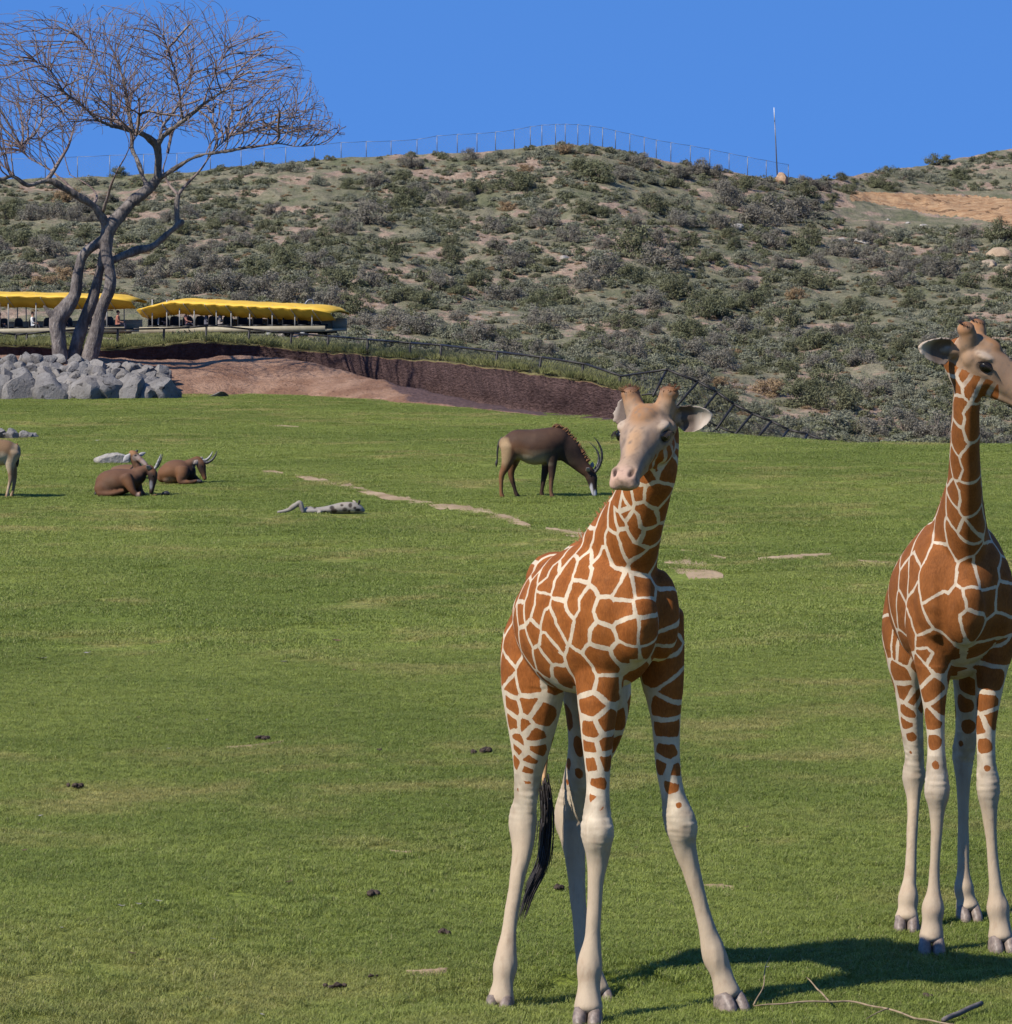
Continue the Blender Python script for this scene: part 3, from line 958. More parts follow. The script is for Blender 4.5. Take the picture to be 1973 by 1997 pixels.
    n2 = np.array([noise.noise((v[0] * 42, v[1] * 42, v[2] * 42)) for v in V2])
    # lower legs: warm dust on the cream
    lowm = np.clip((kz - zz) / .5, 0, 1)
    put(.8 * np.clip(lowm * 1.6, 0, 1) * (zz < kz + .1), (.62, .47, .31))
    put(np.where(np.abs(zz - (kz - .04)) < .16, .55 * np.clip(.45 + n1, 0, 1), 0), (.48, .34, .22))
    put(np.where((zz < .36) & (zz > .22), .6 * np.clip(.5 + n1, 0, 1), 0), (.47, .33, .21))
    hm = headmask & (zz > spec['wither_z'])
    fac = np.where(hm & (earm < .5), 1.0, 0)
    put(fac * .95, spec.get('face', (.41, .275, .18)))                                    # tan face
    put(fac * g(.14, 0, .15, .13, .07, .10) * .9, (.33, .15, .055))    # rusty forehead
    put(fac * g(.34, 0, .06, .16, .035, .06) * .7, (.48, .27, .13))    # nose bridge
    put(fac * np.clip((np.abs(hy) - .028) * 30, 0, 1) * np.clip((hx - .20) * 9, 0, 1) * np.clip((.53 - hx) * 14, 0, 1) * np.clip((hz + .075) * 20, 0, 1) * np.clip(.62 + n1 * .8, 0, 1), spec['cheek'])
    put(fac * g(.29, .05, .045, .07, .014, .05, True) * np.clip(.5 + 1.2 * n1, 0, 1) * spec['streak'], (.10, .075, .07))
    put(fac * np.clip((hx - .50) * 16, 0, 1), (.56, .36, .26))         # pink-tan lips
    put(fac * np.clip((hx - .48) * 16, 0, 1) * np.clip((-.098 - hz) * 40, 0, 1), (.30, .22, .15))
    put(fac * np.clip((-.03 - hz) * 20, 0, 1) * np.clip((.34 - hx) * 10, 0, 1), (.62, .50, .37))
    put(fac * g(.175, .098, .088, .055, .035, .022, True), (.47, .36, .26))   # pale lids
    put(fac * g(.205, .108, .030, .056, .05, .036, True) * 1.3, (.06, .042, .034))
    put(fac * nost * 3.0, (.05, .025, .02))
    horn = fac * np.clip((hz - .13) * 14, 0, 1) * np.clip((.09 - hx) * 20, 0, 1)
    put(fac * np.clip((hz - .10) * 14, 0, 1) * np.clip((.10 - hx) * 20, 0, 1) * .8, (.40, .20, .09)); put(horn, (.38, .165, .06)); put(horn * np.clip((hz - spec['horn'] + .015) * 18, 0, 1) * np.clip(.75 + n1, 0, 1), (.10, .045, .028))
    put(fac * np.clip(n2 - .12, 0, 1) * 1.6, (.20, .135, .095)); put(fac * np.clip(n1 - .1, 0, 1) * 1.1, (.30, .19, .12))
    ear = earm
    put(ear, (.56, .47, .38))
    facing = N @ np.array(hf)
    put(ear * np.clip(facing * 2.2, 0, 1) * np.clip((.235 - np.abs(hy)) * 22 + .0, 0, 1) * .92, (.075, .05, .04))
    put(ear * np.clip(-facing * 2, 0, 1) * .8, (.42, .30, .20))
    attr_c(me, 'tint', tint)
    # ---- assemble
    root = empty('giraffe', base, spec['label'], 'giraffe', 'giraffes on the lawn')
    link('body', me, spec['mat'], root)
    for f_, (hd, hs) in zip(feet, spec['hoof']):
        hd = np.array(hd, float); hd /= np.linalg.norm(hd)
        sd = np.array((-hd[1], hd[0], 0))
        gp = f_ + base
        bx, by = f_[0] + hd[0] * .01, f_[1] + hd[1] * .01
        zg = float(lawn_z(bx + base[0], by + base[1])) - base[2]
        Vh, Fh = hoof_mesh(hd, sd, hs)
        link('hoof', mesh_np('hoof', Vh + np.array((bx, by, zg - .004)), Fh), M_HOOF, root)
    for s in (1, -1):
        c = ho + HM @ (np.array((.203, s * .098, .034)) * S)
        Vb, Fb = ball(c, np.array((.040, .031, .034)) * S, M=HM)
        link('eye', mesh_np('eye', Vb, Fb), M_EYE, root)
        # upper lashes: a fringe curving out from the lid
        Pl = []
        for k in range(15):
            a = -1 + 2 * k / 14
            b0 = np.array((.205 + a * .038, s * (.124 - .012 * a * a), .060 - .010 * a * a))
            b1 = b0 + np.array((.006 * a, s * .016, -.006)); b2 = b0 + np.array((.012 * a + .004, s * .026, -.020))
            Pl.append(tube([ho + HM @ (q * S) for q in (b0, b1, b2)], [.0022 * S, .0018 * S, .0006 * S], 4))
        Vl, Fl = join(Pl)
        link('eyelashes', mesh_np('eyelashes', Vl, Fl), M_LASH, root)
    # mane: short bristles along the top of the neck
    mb = []
    for (px, py, D, hw, hh), (px2, py2, D2_, hw2, hh2) in zip(spec['neck'][:-1], spec['neck'][1:]):
        a = np.array(W(px, py, D)) - base; b = np.array(W(px2, py2, D2_)) - base
        d = b - a; d /= np.linalg.norm(d)
        up = np.cross(d, side); up = up if up[2] > 0 else -up
        for k in range(46):
            t_ = (k + random.random()) / 46
            q = a + (b - a) * t_
            o = q + up * 1.0 + side * random.uniform(-.012, .012)
            h = bv.ray_cast(Vector(o), Vector(-up))
            if h[0] is None: continue
            r0 = np.array(h[0]) - up * .01
            tip = r0 + up * random.uniform(.045, .075) + d * random.uniform(-.03, .02) + side * random.uniform(-.012, .012)
            mb.append(tube([r0, (r0 + tip) / 2, tip], [.007, .005, .0015], 4))
    Vm, Fm = join(mb)
    link('mane', mesh_np('mane', Vm, Fm), M_MANE, root)
    # horn tips carry dark hair
    for s in (-1, 1):
        hb = []
        for k in range(130):
            a = random.uniform(0, 6.283); rr = .042 * math.sqrt(random.random())
            o = np.array((.018 + rr * math.cos(a), s * .094 + rr * math.sin(a), spec['horn'] + .02))
            tip = o + np.array((math.cos(a) * .012 - .012, math.sin(a) * .014 + s * .004, random.uniform(.002, .016) * spec['hornhair']))
            hb.append(tube([ho + HM @ (o * S), ho + HM @ (tip * S)], [.0024, .0006], 4))
        Vm, Fm = join(hb)
        link('horn_hair', mesh_np('horn_hair', Vm, Fm), spec.get('horn_mat', M_MANE), root)
    # tail with its long black tassel
    if spec.get('tail'):
        tp = [np.array(W(*q)) - base for q in spec['tail']]
        Vt, Ft = tube(catmull(tp, 5), np.linspace(.026, .012, (len(tp) - 1) * 5 + 1), 8)
        tail = link('tail', mesh_np('tail', Vt, Ft), simple('tail_skin', (.40, .24, .12), .7, .3, 30), root)
        hs = [np.array(W(*q)) - base for q in spec['tassel']]
        C = catmull(hs, 6); n = len(C); hp = []
        for k in range(320):
            st = random.randint(0, int(n * .6)); ln = random.randint(5, 11)
            off = np.array([random.gauss(0, .018) for _ in range(3)])
            seg = []
            for m_ in range(st, min(n, st + ln)):
                w_ = 1.0 - .75 * (m_ / n) ** 2
                seg.append(C[m_] + off * (w_ + .3 * (m_ - st) / ln))
            if len(seg) < 3: continue
            hp.append(tube(seg, np.linspace(.0038, .0012, len(seg)), 4))
        Vt, Ft = join(hp)
        link('tail_tassel', mesh_np('tail_tassel', Vt, Ft), M_TUFT, tail)
    return root

th1 = rad(30)
F1 = (math.sin(th1), -math.cos(th1), 0); L1 = (math.cos(th1), math.sin(th1), 0)
hp_ = rad(20)
G1 = dict(
    label='giraffe with splayed forelegs and lowered head looking past the camera', seed=3, voxel=.0105, mat=M_COAT,
    base=list(flat(1200, 1975)), fwd=F1, side=L1,
    lofts=[dict(s=[(1246, 1225, 23.33, .12, .20), (1222, 1212, 23.47, .235, .37), (1180, 1200, 23.69, .29, .44), (1122, 1212, 23.99, .315, .425), (1080, 1212, 24.25, .255, .345), (1056, 1212, 24.40, .19, .25)])],
    balls=[(1162, 1100, 23.92, .36, .13, .15), (1090, 1135, 24.2, .30, .16, .18), (1216, 1190, 23.42, .16, .115, .27), (1283, 1200, 23.58, .16, .115, .27), (1140, 1300, 23.95, .35, .2, .16)],
    neck=[(1190, 1165, 23.85, .27, .38), (1206, 1098, 23.68, .205, .31), (1230, 1035, 23.47, .158, .235), (1258, 958, 23.22, .138, .175), (1274, 908, 23.10, .130, .150)],
    legs=[
        [(1078, 1150, 50, 24.36, 1.9), (1062, 1200, 88, 24.34, 1.9), (1049, 1250, 106, 24.33, 1.9), (1041, 1300, 108, 24.33, 1.8), (1037, 1365, 96, 24.35, 1.75), (1034, 1447, 70, 24.40, 1.6), (1029, 1509, 49, 24.45, 1.5), (1024, 1563, 40, 24.48, 1.6), (1019, 1604, 50, 24.50, 1.45), (1019, 1654, 40, 24.45, 1.3), (1008, 1715, 30, 24.4, 1.15), (992, 1819, 30, 24.33, 1.1), (985, 1882, 48, 24.28, 1.05), (981, 1915, 42, 24.25, 1.0), (977, 1950, 52, 24.23, 1.15)],
        [(1130, 1150, 50, 24.5, 1.9), (1145, 1235, 100, 24.60, 1.9), (1160, 1330, 112, 24.62, 1.8), (1160, 1400, 98, 24.65, 1.7), (1148, 1470, 74, 24.72, 1.5), (1126, 1540, 56, 24.84, 1.5), (1112, 1592, 58, 24.90, 1.4), (1117, 1633, 46, 24.84, 1.3), (1123, 1695, 36, 24.78, 1.15), (1129, 1777, 30, 24.70, 1.1), (1138, 1860, 34, 24.64, 1.0), (1152, 1900, 46, 24.60, 1.05), (1164, 1932, 50, 24.58, 1.15)],
        [(1186, 1200, 118, 23.62, 1.5), (1172, 1290, 94, 23.60, 1.5), (1166, 1365, 74, 23.58, 1.4), (1165, 1447, 58, 23.57, 1.25), (1166, 1530, 44, 23.56, 1.2), (1164, 1588, 54, 23.54, 1.15), (1164, 1625, 63, 23.52, 1.25), (1165, 1668, 46, 23.53, 1.1), (1161, 1725, 31, 23.52, 1.1), (1156, 1819, 31, 23.50, 1.1), (1150, 1882, 50, 23.48, 1.05), (1149, 1922, 44, 23.46, 1.0), (1147, 1966, 56, 23.43, 1.15)],
        [(1278, 1200, 96, 23.80, 1.6), (1287, 1280, 84, 23.78, 1.5), (1292, 1330, 74, 23.77, 1.4), (1298, 1406, 54, 23.77, 1.25), (1302, 1489, 47, 23.77, 1.2), (1312, 1550, 46, 23.77, 1.15), (1327, 1608, 62, 23.76, 1.25), (1334, 1650, 47, 23.77, 1.1), (1353, 1715, 33, 23.77, 1.1), (1375, 1798, 31, 23.77, 1.1), (1393, 1862, 49, 23.76, 1.05), (1407, 1900, 43, 23.75, 1.0), (1418, 1938, 52, 23.74, 1.15)],
    ],
    hoof=[((-.25, -1, 0), 1.0), ((.35, -1, 0), .95), ((-.12, -1, 0), 1.03), ((.62, -1, 0), 1.03)],
    nose=(1210, 946, 22.55), head_fwd=(-.36 * math.cos(hp_), -.93 * math.cos(hp_), -math.sin(hp_)), head_up=(-.02, 0, 1), head_scale=1.06, horn=.20,
    ear_l=(.0, .20, .03), ear_r=(-.15, -.11, .05), wide=1.16, cheek=(.20, .155, .13), streak=1.3, hornhair=1.0, horn_mat=M_HHAIR,
    knee_z=1.17, belly_z=1.85, wither_z=2.75, neck_xy=np.array((.1, -.1)), line=.0125,
    tail=[(1062, 1290, 24.6), (1068, 1400, 24.7), (1064, 1470, 24.72), (1060, 1530, 24.7)],
    tassel=[(1061, 1520, 24.7), (1066, 1590, 24.7), (1058, 1680, 24.68), (1032, 1740, 24.64), (1014, 1795, 24.6)],
    patches=[[c5(*q) for q in grp] for grp in [
        [(880, 950), (810, 1060)], [(970, 920), (930, 1090)], [(1000, 960), (975, 1080)], [(1040, 900), (1020, 1020)], [(1095, 900)], [(1060, 1070), (1085, 1160)],
        [(1140, 980), (1180, 1080)], [(1210, 930)], [(1195, 1180)], [(860, 1100), (840, 1200), (815, 1310)], [(760, 1190), (720, 1290)], [(700, 1180)], [(640, 1290), (580, 1370)],
        [(540, 1340), (460, 1430)], [(380, 1450)], [(920, 1220), (950, 1310)], [(1020, 1190), (1060, 1290)], [(740, 1360), (720, 1460)], [(850, 1360), (840, 1460), (900, 1520)],
        [(520, 1420), (450, 1540)], [(620, 1400), (580, 1500), (560, 1590)], [(690, 1560), (640, 1650)], [(310, 1570)], [(360, 1520), (335, 1680)], [(420, 1640), (390, 1760)],
        [(540, 1700), (580, 1800)], [(730, 1640), (720, 1780), (700, 1880)], [(890, 1720), (990, 1710)], [(1170, 1680), (1290, 1690), (1300, 1790)], [(1010, 1570)], [(1130, 1560)],
        [(1190, 1850)], [(840, 1900)], [(1030, 1860)], [(460, 1810), (500, 1900)], [(370, 1850)], [(270, 1740)], [(240, 1860)], [(1330, 1900)], [(1280, 1300), (1240, 1450)], [(1170, 1370)], [(1300, 1000)]]]
    + [[c6(*q) for q in grp] for grp in [
        [(175, 170)], [(220, 130)], [(230, 270), (225, 310)], [(165, 330)], [(145, 270)], [(340, 130), (345, 190)], [(325, 230)], [(390, 280)], [(570, 195), (610, 245)], [(490, 240), (510, 310)], [(610, 330)], [(540, 430)],
        [(175, 440)], [(240, 440)], [(300, 480)], [(175, 510)], [(230, 530)], [(260, 570)], [(545, 550)], [(610, 520)], [(545, 630)], [(605, 610)], [(550, 710)], [(605, 700)], [(570, 800)],
        [(890, 270)], [(900, 180)], [(945, 350)], [(890, 450)], [(895, 540)], [(890, 655)], [(870, 720)], [(925, 740)], [(912, 810)], [(720, 440)], [(695, 490)], [(660, 610)], [(200, 590)],
        [(200, 640)], [(270, 630)], [(235, 680)], [(190, 700)], [(235, 740)], [(240, 800)], [(200, 830)], [(245, 850)], [(550, 870)], [(580, 905)], [(820, 180)], [(710, 200)], [(745, 280)], [(480, 970)], [(470, 1060)]]],
)
th2 = rad(11)
F2 = (math.sin(th2), -math.cos(th2), 0); L2 = (math.cos(th2), math.sin(th2), 0)
G2 = dict(
    label='upright giraffe facing the camera with its head turned in profile', seed=11, voxel=.0105, mat=M_COAT2,
    base=list(flat(1860, 1830)), fwd=F2, side=L2,
    lofts=[dict(s=[(1884, 1195, 25.58, .12, .22), (1880, 1178, 25.75, .27, .42), (1866, 1155, 26.0, .335, .50), (1850, 1170, 26.35, .385, .47), (1834, 1172, 26.65, .345, .385), (1824, 1180, 26.83, .24, .26)])],
    balls=[(1862, 1030, 26.15, .34, .10, .22), (1836, 1090, 26.5, .25, .13, .2), (1824, 1165, 25.78, .17, .13, .30), (1938, 1165, 25.84, .17, .13, .30), (1850, 1270, 26.2, .4, .24, .18)],
    neck=[(1872, 1110, 26.08, .25, .40), (1876, 1040, 25.80, .165, .30), (1880, 965, 25.52, .108, .21), (1882, 880, 25.28, .088, .165), (1884, 800, 25.10, .077, .14), (1884, 750, 25.02, .076, .13)],
    legs=[
        [(1822, 1150, 112, 25.98, 1.6), (1814, 1220, 96, 25.95, 1.6), (1820, 1289, 74, 25.92, 1.5), (1821, 1366, 46, 25.90, 1.35), (1825, 1443, 34, 25.89, 1.3), (1826, 1500, 41, 25.88, 1.2), (1827, 1545, 50, 25.87, 1.2), (1827, 1583, 31, 25.87, 1.15), (1824, 1656, 21, 25.86, 1.1), (1821, 1730, 25, 25.86, 1.1), (1819, 1770, 45, 25.85, 1.05), (1817, 1798, 41, 25.84, 1.0), (1816, 1828, 50, 25.83, 1.15)],
        [(1940, 1150, 112, 26.02, 1.6), (1941, 1220, 92, 26.0, 1.6), (1932, 1305, 62, 25.97, 1.5), (1923, 1405, 40, 25.95, 1.35), (1923, 1482, 36, 25.94, 1.3), (1927, 1538, 48, 25.93, 1.2), (1929, 1583, 31, 25.92, 1.15), (1934, 1656, 22, 25.92, 1.1), (1941, 1730, 27, 25.91, 1.1), (1945, 1768, 46, 25.90, 1.05), (1949, 1796, 41, 25.89, 1.0), (1951, 1826, 50, 25.88, 1.15)],
        [(1795, 1105, 60, 26.7, 1.8), (1778, 1165, 92, 26.76, 1.8), (1768, 1225, 92, 26.80, 1.8), (1767, 1285, 74, 26.80, 1.9), (1772, 1347, 52, 26.82, 1.9), (1778, 1424, 42, 26.86, 1.7), (1783, 1480, 36, 26.90, 1.6), (1781, 1517, 44, 26.92, 1.4), (1781, 1560, 26, 26.88, 1.3), (1778, 1637, 22, 26.80, 1.15), (1774, 1714, 26, 26.73, 1.1), (1771, 1750, 42, 26.69, 1.05), (1769, 1772, 39, 26.67, 1.0), (1768, 1790, 48, 26.65, 1.15)],
        [(1890, 1200, 108, 26.95, 1.8), (1890, 1280, 76, 27.0, 1.9), (1885, 1347, 48, 27.05, 1.8), (1884, 1424, 41, 27.12, 1.6), (1878, 1474, 43, 27.18, 1.4), (1878, 1521, 29, 27.15, 1.3), (1878, 1598, 22, 27.12, 1.15), (1878, 1695, 25, 27.08, 1.1), (1879, 1731, 41, 27.06, 1.05), (1883, 1751, 38, 27.05, 1.0), (1886, 1768, 47, 27.04, 1.15)],
    ],
    hoof=[((-.05, -1, 0), 1.0), ((.15, -1, 0), 1.0), ((-.1, -1, 0), .97), ((.2, -1, 0), .95)],
    nose=(2052, 802, 24.82), head_fwd=(.91 * math.cos(rad(22)), -.41 * math.cos(rad(22)), -math.sin(rad(22))), head_up=(.05, -.12, 1), head_scale=1.10, horn=.185, wide=1.0, face=(.33, .20, .115),
    ear_l=(-.06, .2, .03), ear_r=(-.17, -.15, -.03), cheek=(.27, .16, .10), streak=0.0, hornhair=.8, horn_mat=M_TUFT,
    knee_z=1.10, belly_z=1.80, wither_z=2.75, neck_xy=np.array((.05, -.0)), line=.0105,
    patches=[[c7(*q) for q in grp] for grp in [
        [(625, 560), (620, 500)], [(630, 700), (625, 640)], [(690, 600), (695, 560), (690, 640)], [(605, 820)], [(690, 820), (700, 750), (680, 880)], [(595, 990)], [(690, 1010), (690, 950), (680, 1060)],
        [(655, 1170)], [(720, 1130)], [(610, 1130), (590, 1080)], [(600, 1230), (580, 1190)], [(520, 990)], [(520, 1120), (530, 1060), (520, 1190)], [(430, 1200), (450, 1130), (420, 1290)], [(340, 1280)], [(270, 1330)],
        [(480, 1420), (500, 1300), (470, 1500), (530, 1450)], [(370, 1400), (365, 1450)], [(260, 1500), (260, 1440), (260, 1560)], [(215, 1500), (210, 1560)], [(320, 1460)], [(390, 1640), (380, 1560), (400, 1690)],
        [(550, 1640), (520, 1580), (600, 1560), (580, 1700)], [(740, 1570), (700, 1540), (790, 1560)], [(700, 1690)], [(820, 1720)], [(690, 1460)], [(300, 1620)], [(240, 1660)], [(350, 1740)],
        [(480, 1830), (440, 1800), (500, 1880)], [(800, 1860)], [(880, 1550)], [(800, 1380), (780, 1450), (830, 1320)], [(840, 1250)], [(880, 1380)], [(230, 1790)], [(290, 1830)]]]
    + [[c8(*q)] for q in [(800, 60), (760, 160), (810, 260), (860, 330), (770, 310), (810, 400), (825, 510), (840, 630), (1100, 40), (1100, 190), (1090, 320), (1065, 430), (1080, 530), (1095, 640), (1120, 400),
        (640, 30), (650, 170), (680, 260), (730, 300), (690, 360), (685, 410), (715, 490), (710, 570), (710, 640), (1000, 230), (980, 320), (1000, 430), (960, 520)]],
)
giraffe(G1)
giraffe(G2)
# ------------------------------------------------------------------ bare tree
TD = 115.0
def TR(cx, cy, dd=0.0): return np.array(W(cx / 2.4143, cy / 2.4143, TD + dd))
TM = mpp(TD) / 2.4143
STEMS = [
    [(285, 1760, 44, 0), (284, 1690, 39, 0), (276, 1600, 36, 0), (272, 1510, 41, 0), (312, 1450, 38, 0), (350, 1390, 29, .1), (366, 1300, 26, .1), (386, 1210, 24, .1), (432, 1165, 22, 0), (490, 1130, 26, 0)],
    [(350, 1760, 34, .3), (348, 1680, 31, .3), (380, 1560, 30, .3), (425, 1440, 28, .3), (455, 1340, 23, .3), (472, 1260, 21, .2), (492, 1180, 23, .1)],
    [(405, 1770, 52, .1), (422, 1690, 42, .1), (450, 1580, 36, 0), (472, 1470, 30, -.1), (512, 1370, 27, -.2), (520, 1290, 25, -.2), (502, 1200, 25, -.1), (500, 1120, 32, 0)],
    [(498, 1170, 32, 0), (512, 1080, 34, 0), (560, 1020, 28, .1), (622, 950, 26, .2), (700, 890, 24, .3), (742, 840, 20, .3)],
    [(500, 1080, 22, 0), (488, 1040, 20, -.1), (440, 970, 18, -.3), (360, 920, 18, -.6), (290, 880, 16, -.8), (225, 850, 14, -1.0), (130, 872, 11, -1.2), (60, 830, 10, -1.4), (0, 845, 9, -1.5), (-90, 815, 7, -1.7)],
    [(742, 840, 20, .3), (746, 770, 18, .3), (740, 690, 18, .2), (690, 645, 15, 0), (640, 620, 13, -.2), (560, 600, 10, -.5), (470, 570, 8, -.9), (380, 490, 6, -1.2)],
    [(530, 1225, 20, .2), (600, 1195, 21, .4), (650, 1178, 20, .5), (720, 1160, 16, .7), (790, 1100, 13, .8), (862, 1042, 12, .9)],
    [(835, 1055, 12, .9), (832, 960, 12, 1.0), (840, 918, 12, 1.0)],
    [(700, 890, 16, .3), (672, 830, 13, .5), (650, 760, 12, .8), (622, 700, 11, 1.0), (620, 620, 12, 1.2), (600, 500, 10, 1.5), (590, 400, 8, 1.7)],
    [(740, 690, 12, .2), (770, 640, 12, .0), (860, 570, 10, -.5), (960, 490, 8, -1.0), (1050, 430, 6, -1.4)],
    [(735, 850, 13, .3), (830, 790, 12, .0), (930, 735, 9, -.4), (1050, 715, 8, -.8), (1180, 692, 7, -1.1)],
    [(280, 1500, 24, 0), (240, 1478, 16, -.1), (205, 1440, 5, -.15)],
]
BRANCH = [
    [(225, 850, 12, -1.0), (270, 770, 10, -.8), (320, 690, 9, -.5), (350, 600, 7, 0), (390, 520, 5, .4)],
    [(60, 830, 8, -1.4), (20, 790, 6, -1.0), (-60, 740, 5, -.4)],
    [(360, 920, 10, -.6), (280, 840, 8, .0), (215, 790, 7, .5), (140, 750, 6, 1.0), (100, 690, 4, 1.4)],
    [(1180, 692, 7, -1.1), (1300, 680, 5, -1.4), (1400, 690, 4, -1.6), (1520, 682, 3, -1.7)],
    [(740, 690, 9, .2), (768, 600, 8, .6), (870, 440, 7, 1.2), (900, 330, 6, 1.6), (880, 200, 4, 1.9), (890, 70, 2, 2.2)],
    [(1050, 430, 6, -1.4), (1130, 330, 4, -1.7)],
    [(840, 918, 9, 1.0), (790, 870, 8, 1.2), (770, 800, 7, 1.4), (790, 720, 5, 1.8)],
    [(840, 918, 9, 1.0), (880, 870, 8, 1.1), (950, 790, 7, 1.4), (1000, 720, 6, 1.7), (1090, 640, 4, 2.0)],
    [(590, 400, 7, 1.7), (545, 280, 5, 1.9), (500, 170, 3, 2.1)],
    [(380, 490, 6, -1.2), (300, 430, 5, -1.6), (230, 330, 3.5, -1.9), (150, 280, 2.5, -2.1)],
    [(640, 620, 8, -.2), (540, 560, 8, .3), (560, 470, 6, .9), (430, 250, 4, 1.2), (350, 150, 2.5, 1.4)],
    [(490, 1000, 7, -.2), (520, 880, 7, -.9), (545, 820, 6, -1.2), (590, 730, 5, -1.6), (640, 640, 4, -2.0)],
    [(440, 970, 9, -.3), (455, 930, 7, -.1), (420, 880, 6, .4), (330, 820, 5, .8)],
    [(960, 490, 6, -1.0), (1010, 350, 4, -.6), (1090, 200, 2.5, -.3)],
    [(862, 570, 7, -.5), (840, 430, 5, -1.2), (800, 260, 4, -1.8), (740, 120, 2.5, -2.2)],
]
def build_tree():
    parts = []
    for st in STEMS:
        secs = [(TR(x, y, d), r * TM, r * TM) for x, y, r, d in st]
        parts.append(loft(secs, (1, 0, 0), nseg=14, sub=4, cap=.4))
    tme = remesh('trunk', parts, .028, 3)
    V, N = vco(tme), vno(tme)
    d = np.array([nz3(v[0] * 2.2, v[1] * 2.2, v[2] * 1.1, 3) * .028 + noise.noise((v[0] * 9, v[1] * 9, v[2] * 2.5)) * .012 for v in V])
    V += N * d[:, None]
    base = np.array([TR(350, 1700, 0)[0], TD, .05])
    tme.vertices.foreach_set('co', (V - base).astype(np.float32).ravel())
    # fine branching: the crown grows from the limbs towards points spread through its dome
    nodes, par, rad0 = [], [], []
    tubes = []
    def add_line(st, start=0):
        C = catmull([[*TR(x, y, dd), r * TM] for x, y, r, dd in st], 6)
        prev = -1
        for i, c in enumerate(C):
            if i < start: continue
            nodes.append(c[:3]); par.append(prev); rad0.append(c[3]); prev = len(nodes) - 1
    for k in (4, 5, 8, 9, 10):
        add_line(STEMS[k], 14)
    for st in BRANCH:
        add_line(st, 3)
        C = catmull([[*TR(x, y, dd), r * TM] for x, y, r, dd in st], 6)
        jit = np.array([noise.noise_vector(tuple(c[:3] * 1.7)) for c in C]) * .05
        C[:, 3] *= np.linspace(1, .35, len(C))
        tubes.append(tube(C[:, :3] + jit, C[:, 3], 6))
    n0 = len(nodes)
    topx = [-140, -60, 20, 90, 200, 300, 370, 500, 560, 600, 640, 668]; topy = [150, 70, 32, 24, 24, 14, 8, 34, 78, 150, 222, 258]
    botx = [-140, -50, 60, 200, 300, 450, 550, 668]; boty = [345, 345, 305, 262, 272, 288, 280, 272]
    rng = np.random.default_rng(5)
    A = []
    while len(A) < 22000:
        px = rng.uniform(-140, 668); q = rng.uniform(-1, 1)
        a, b = np.interp(px, topx, topy), np.interp(px, botx, boty)
        k = math.sqrt(1 - q * q)
        mid = b - (b - a) * .30
        py = rng.uniform(mid - (mid - a) * k, mid + (b - mid) * k)
        ex = 270 + (px - 270) * (0.45 + .55 * k)
        A.append(list(W(ex, py, TD + q * 4.4)))
    A = np.array(A)
    alive = np.ones(len(A), bool)
    step = .15
    CROWN_C = TR(640, 760, 0)
    for it in range(75):
        kd = KDTree(len(nodes))
        for i, n_ in enumerate(nodes): kd.insert(n_, i)
        kd.balance()
        acc = {}
        for ai in np.nonzero(alive)[0]:
            co, idx, dist = kd.find(A[ai])
            if dist < .145: alive[ai] = False; continue
            if dist < 1.9:
                v = A[ai] - np.array(co)
                if idx >= n0 and par[idx] >= 0:
                    m_ = np.array(nodes[idx]) - np.array(nodes[par[idx]])
                    if v @ m_ < .05 * dist * step: alive[ai] = False; continue
                acc.setdefault(idx, []).append(v / np.linalg.norm(v))
        if not acc: break
        for idx, vs in acc.items():
            v = np.mean(vs, axis=0)
            if par[idx] >= 0:
                v = v + 1.0 * (np.array(nodes[idx]) - np.array(nodes[par[idx]])) / step
            out_ = np.array(nodes[idx]) - CROWN_C; out_ /= np.linalg.norm(out_) + 1e-9
            v += .38 * out_ + np.array([rng.normal(0, .13), rng.normal(0, .13), .26 + rng.normal(0, .11)])
            v /= np.linalg.norm(v) + 1e-9
            nodes.append(np.array(nodes[idx]) + v * step); par.append(idx); rad0.append(0)
    n = len(nodes)
    kids = [[] for _ in range(n)]
    for i in range(n0, n): kids[par[i]].append(i)
    leaf = np.zeros(n)
    for i in range(n - 1, n0 - 1, -1):
        if not kids[i]: leaf[i] = 1
        if par[i] >= 0: leaf[par[i]] += leaf[i]
    rr = .0070 * np.maximum(leaf, 1) ** .40
    for i in range(n0, n):
        if par[i] >= n0 and kids[par[i]] and i == max(kids[par[i]], key=lambda c: leaf[c]): continue
        chain = [par[i], i]; c = i
        while kids[c]:
            c = max(kids[c], key=lambda q: leaf[q]); chain.append(c)
        if len(chain) < 2: continue
        rs = [rr[i]] + [rr[c] for c in chain[1:]]
        rs[-1] = .0055
        if len(chain) == 2: P_ = [nodes[chain[0]], nodes[chain[1]]]
        else: P_ = [nodes[c] for c in chain]
        tubes.append(tube(P_, rs, 3, cap=False))
    Vc, Fc = join(tubes)
    cme = mesh_np('crown', Vc - base, Fc)
    return base, tme, cme
tt = NT('tree_bark')
p = tt.pos('object')
n1 = tt.noise(p, 2.2, 4); n2 = tt.noise(tt.mulv(p, (1, 1, .35)), 14, 4, .65)
c = tt.mix(tt.ss(n1, .35, .65), (.12, .102, .092), (.215, .185, .162))
c = tt.mix(tt.ss(n2, .35, .62), tt.mix(.55, c, (.04, .03, .027)), c)
tt.bump(n2, 1.0, .07)
M_BARK = tt.done(c, .85, .15)
tt2 = NT('twig_bark')
p = tt2.pos('object')
M_TWIG = tt2.done(tt2.mix(tt2.ss(tt2.noise(p, 1.1, 3), .35, .65), (.115, .075, .066), (.20, .155, .135)), .8, .2)
tb_, tme_, cme_ = build_tree()
tree = empty('bare_tree', tb_, 'big leafless tree with twisted grey trunks rising from the ring of boulders', 'tree')
link('trunk', tme_, M_BARK, tree)
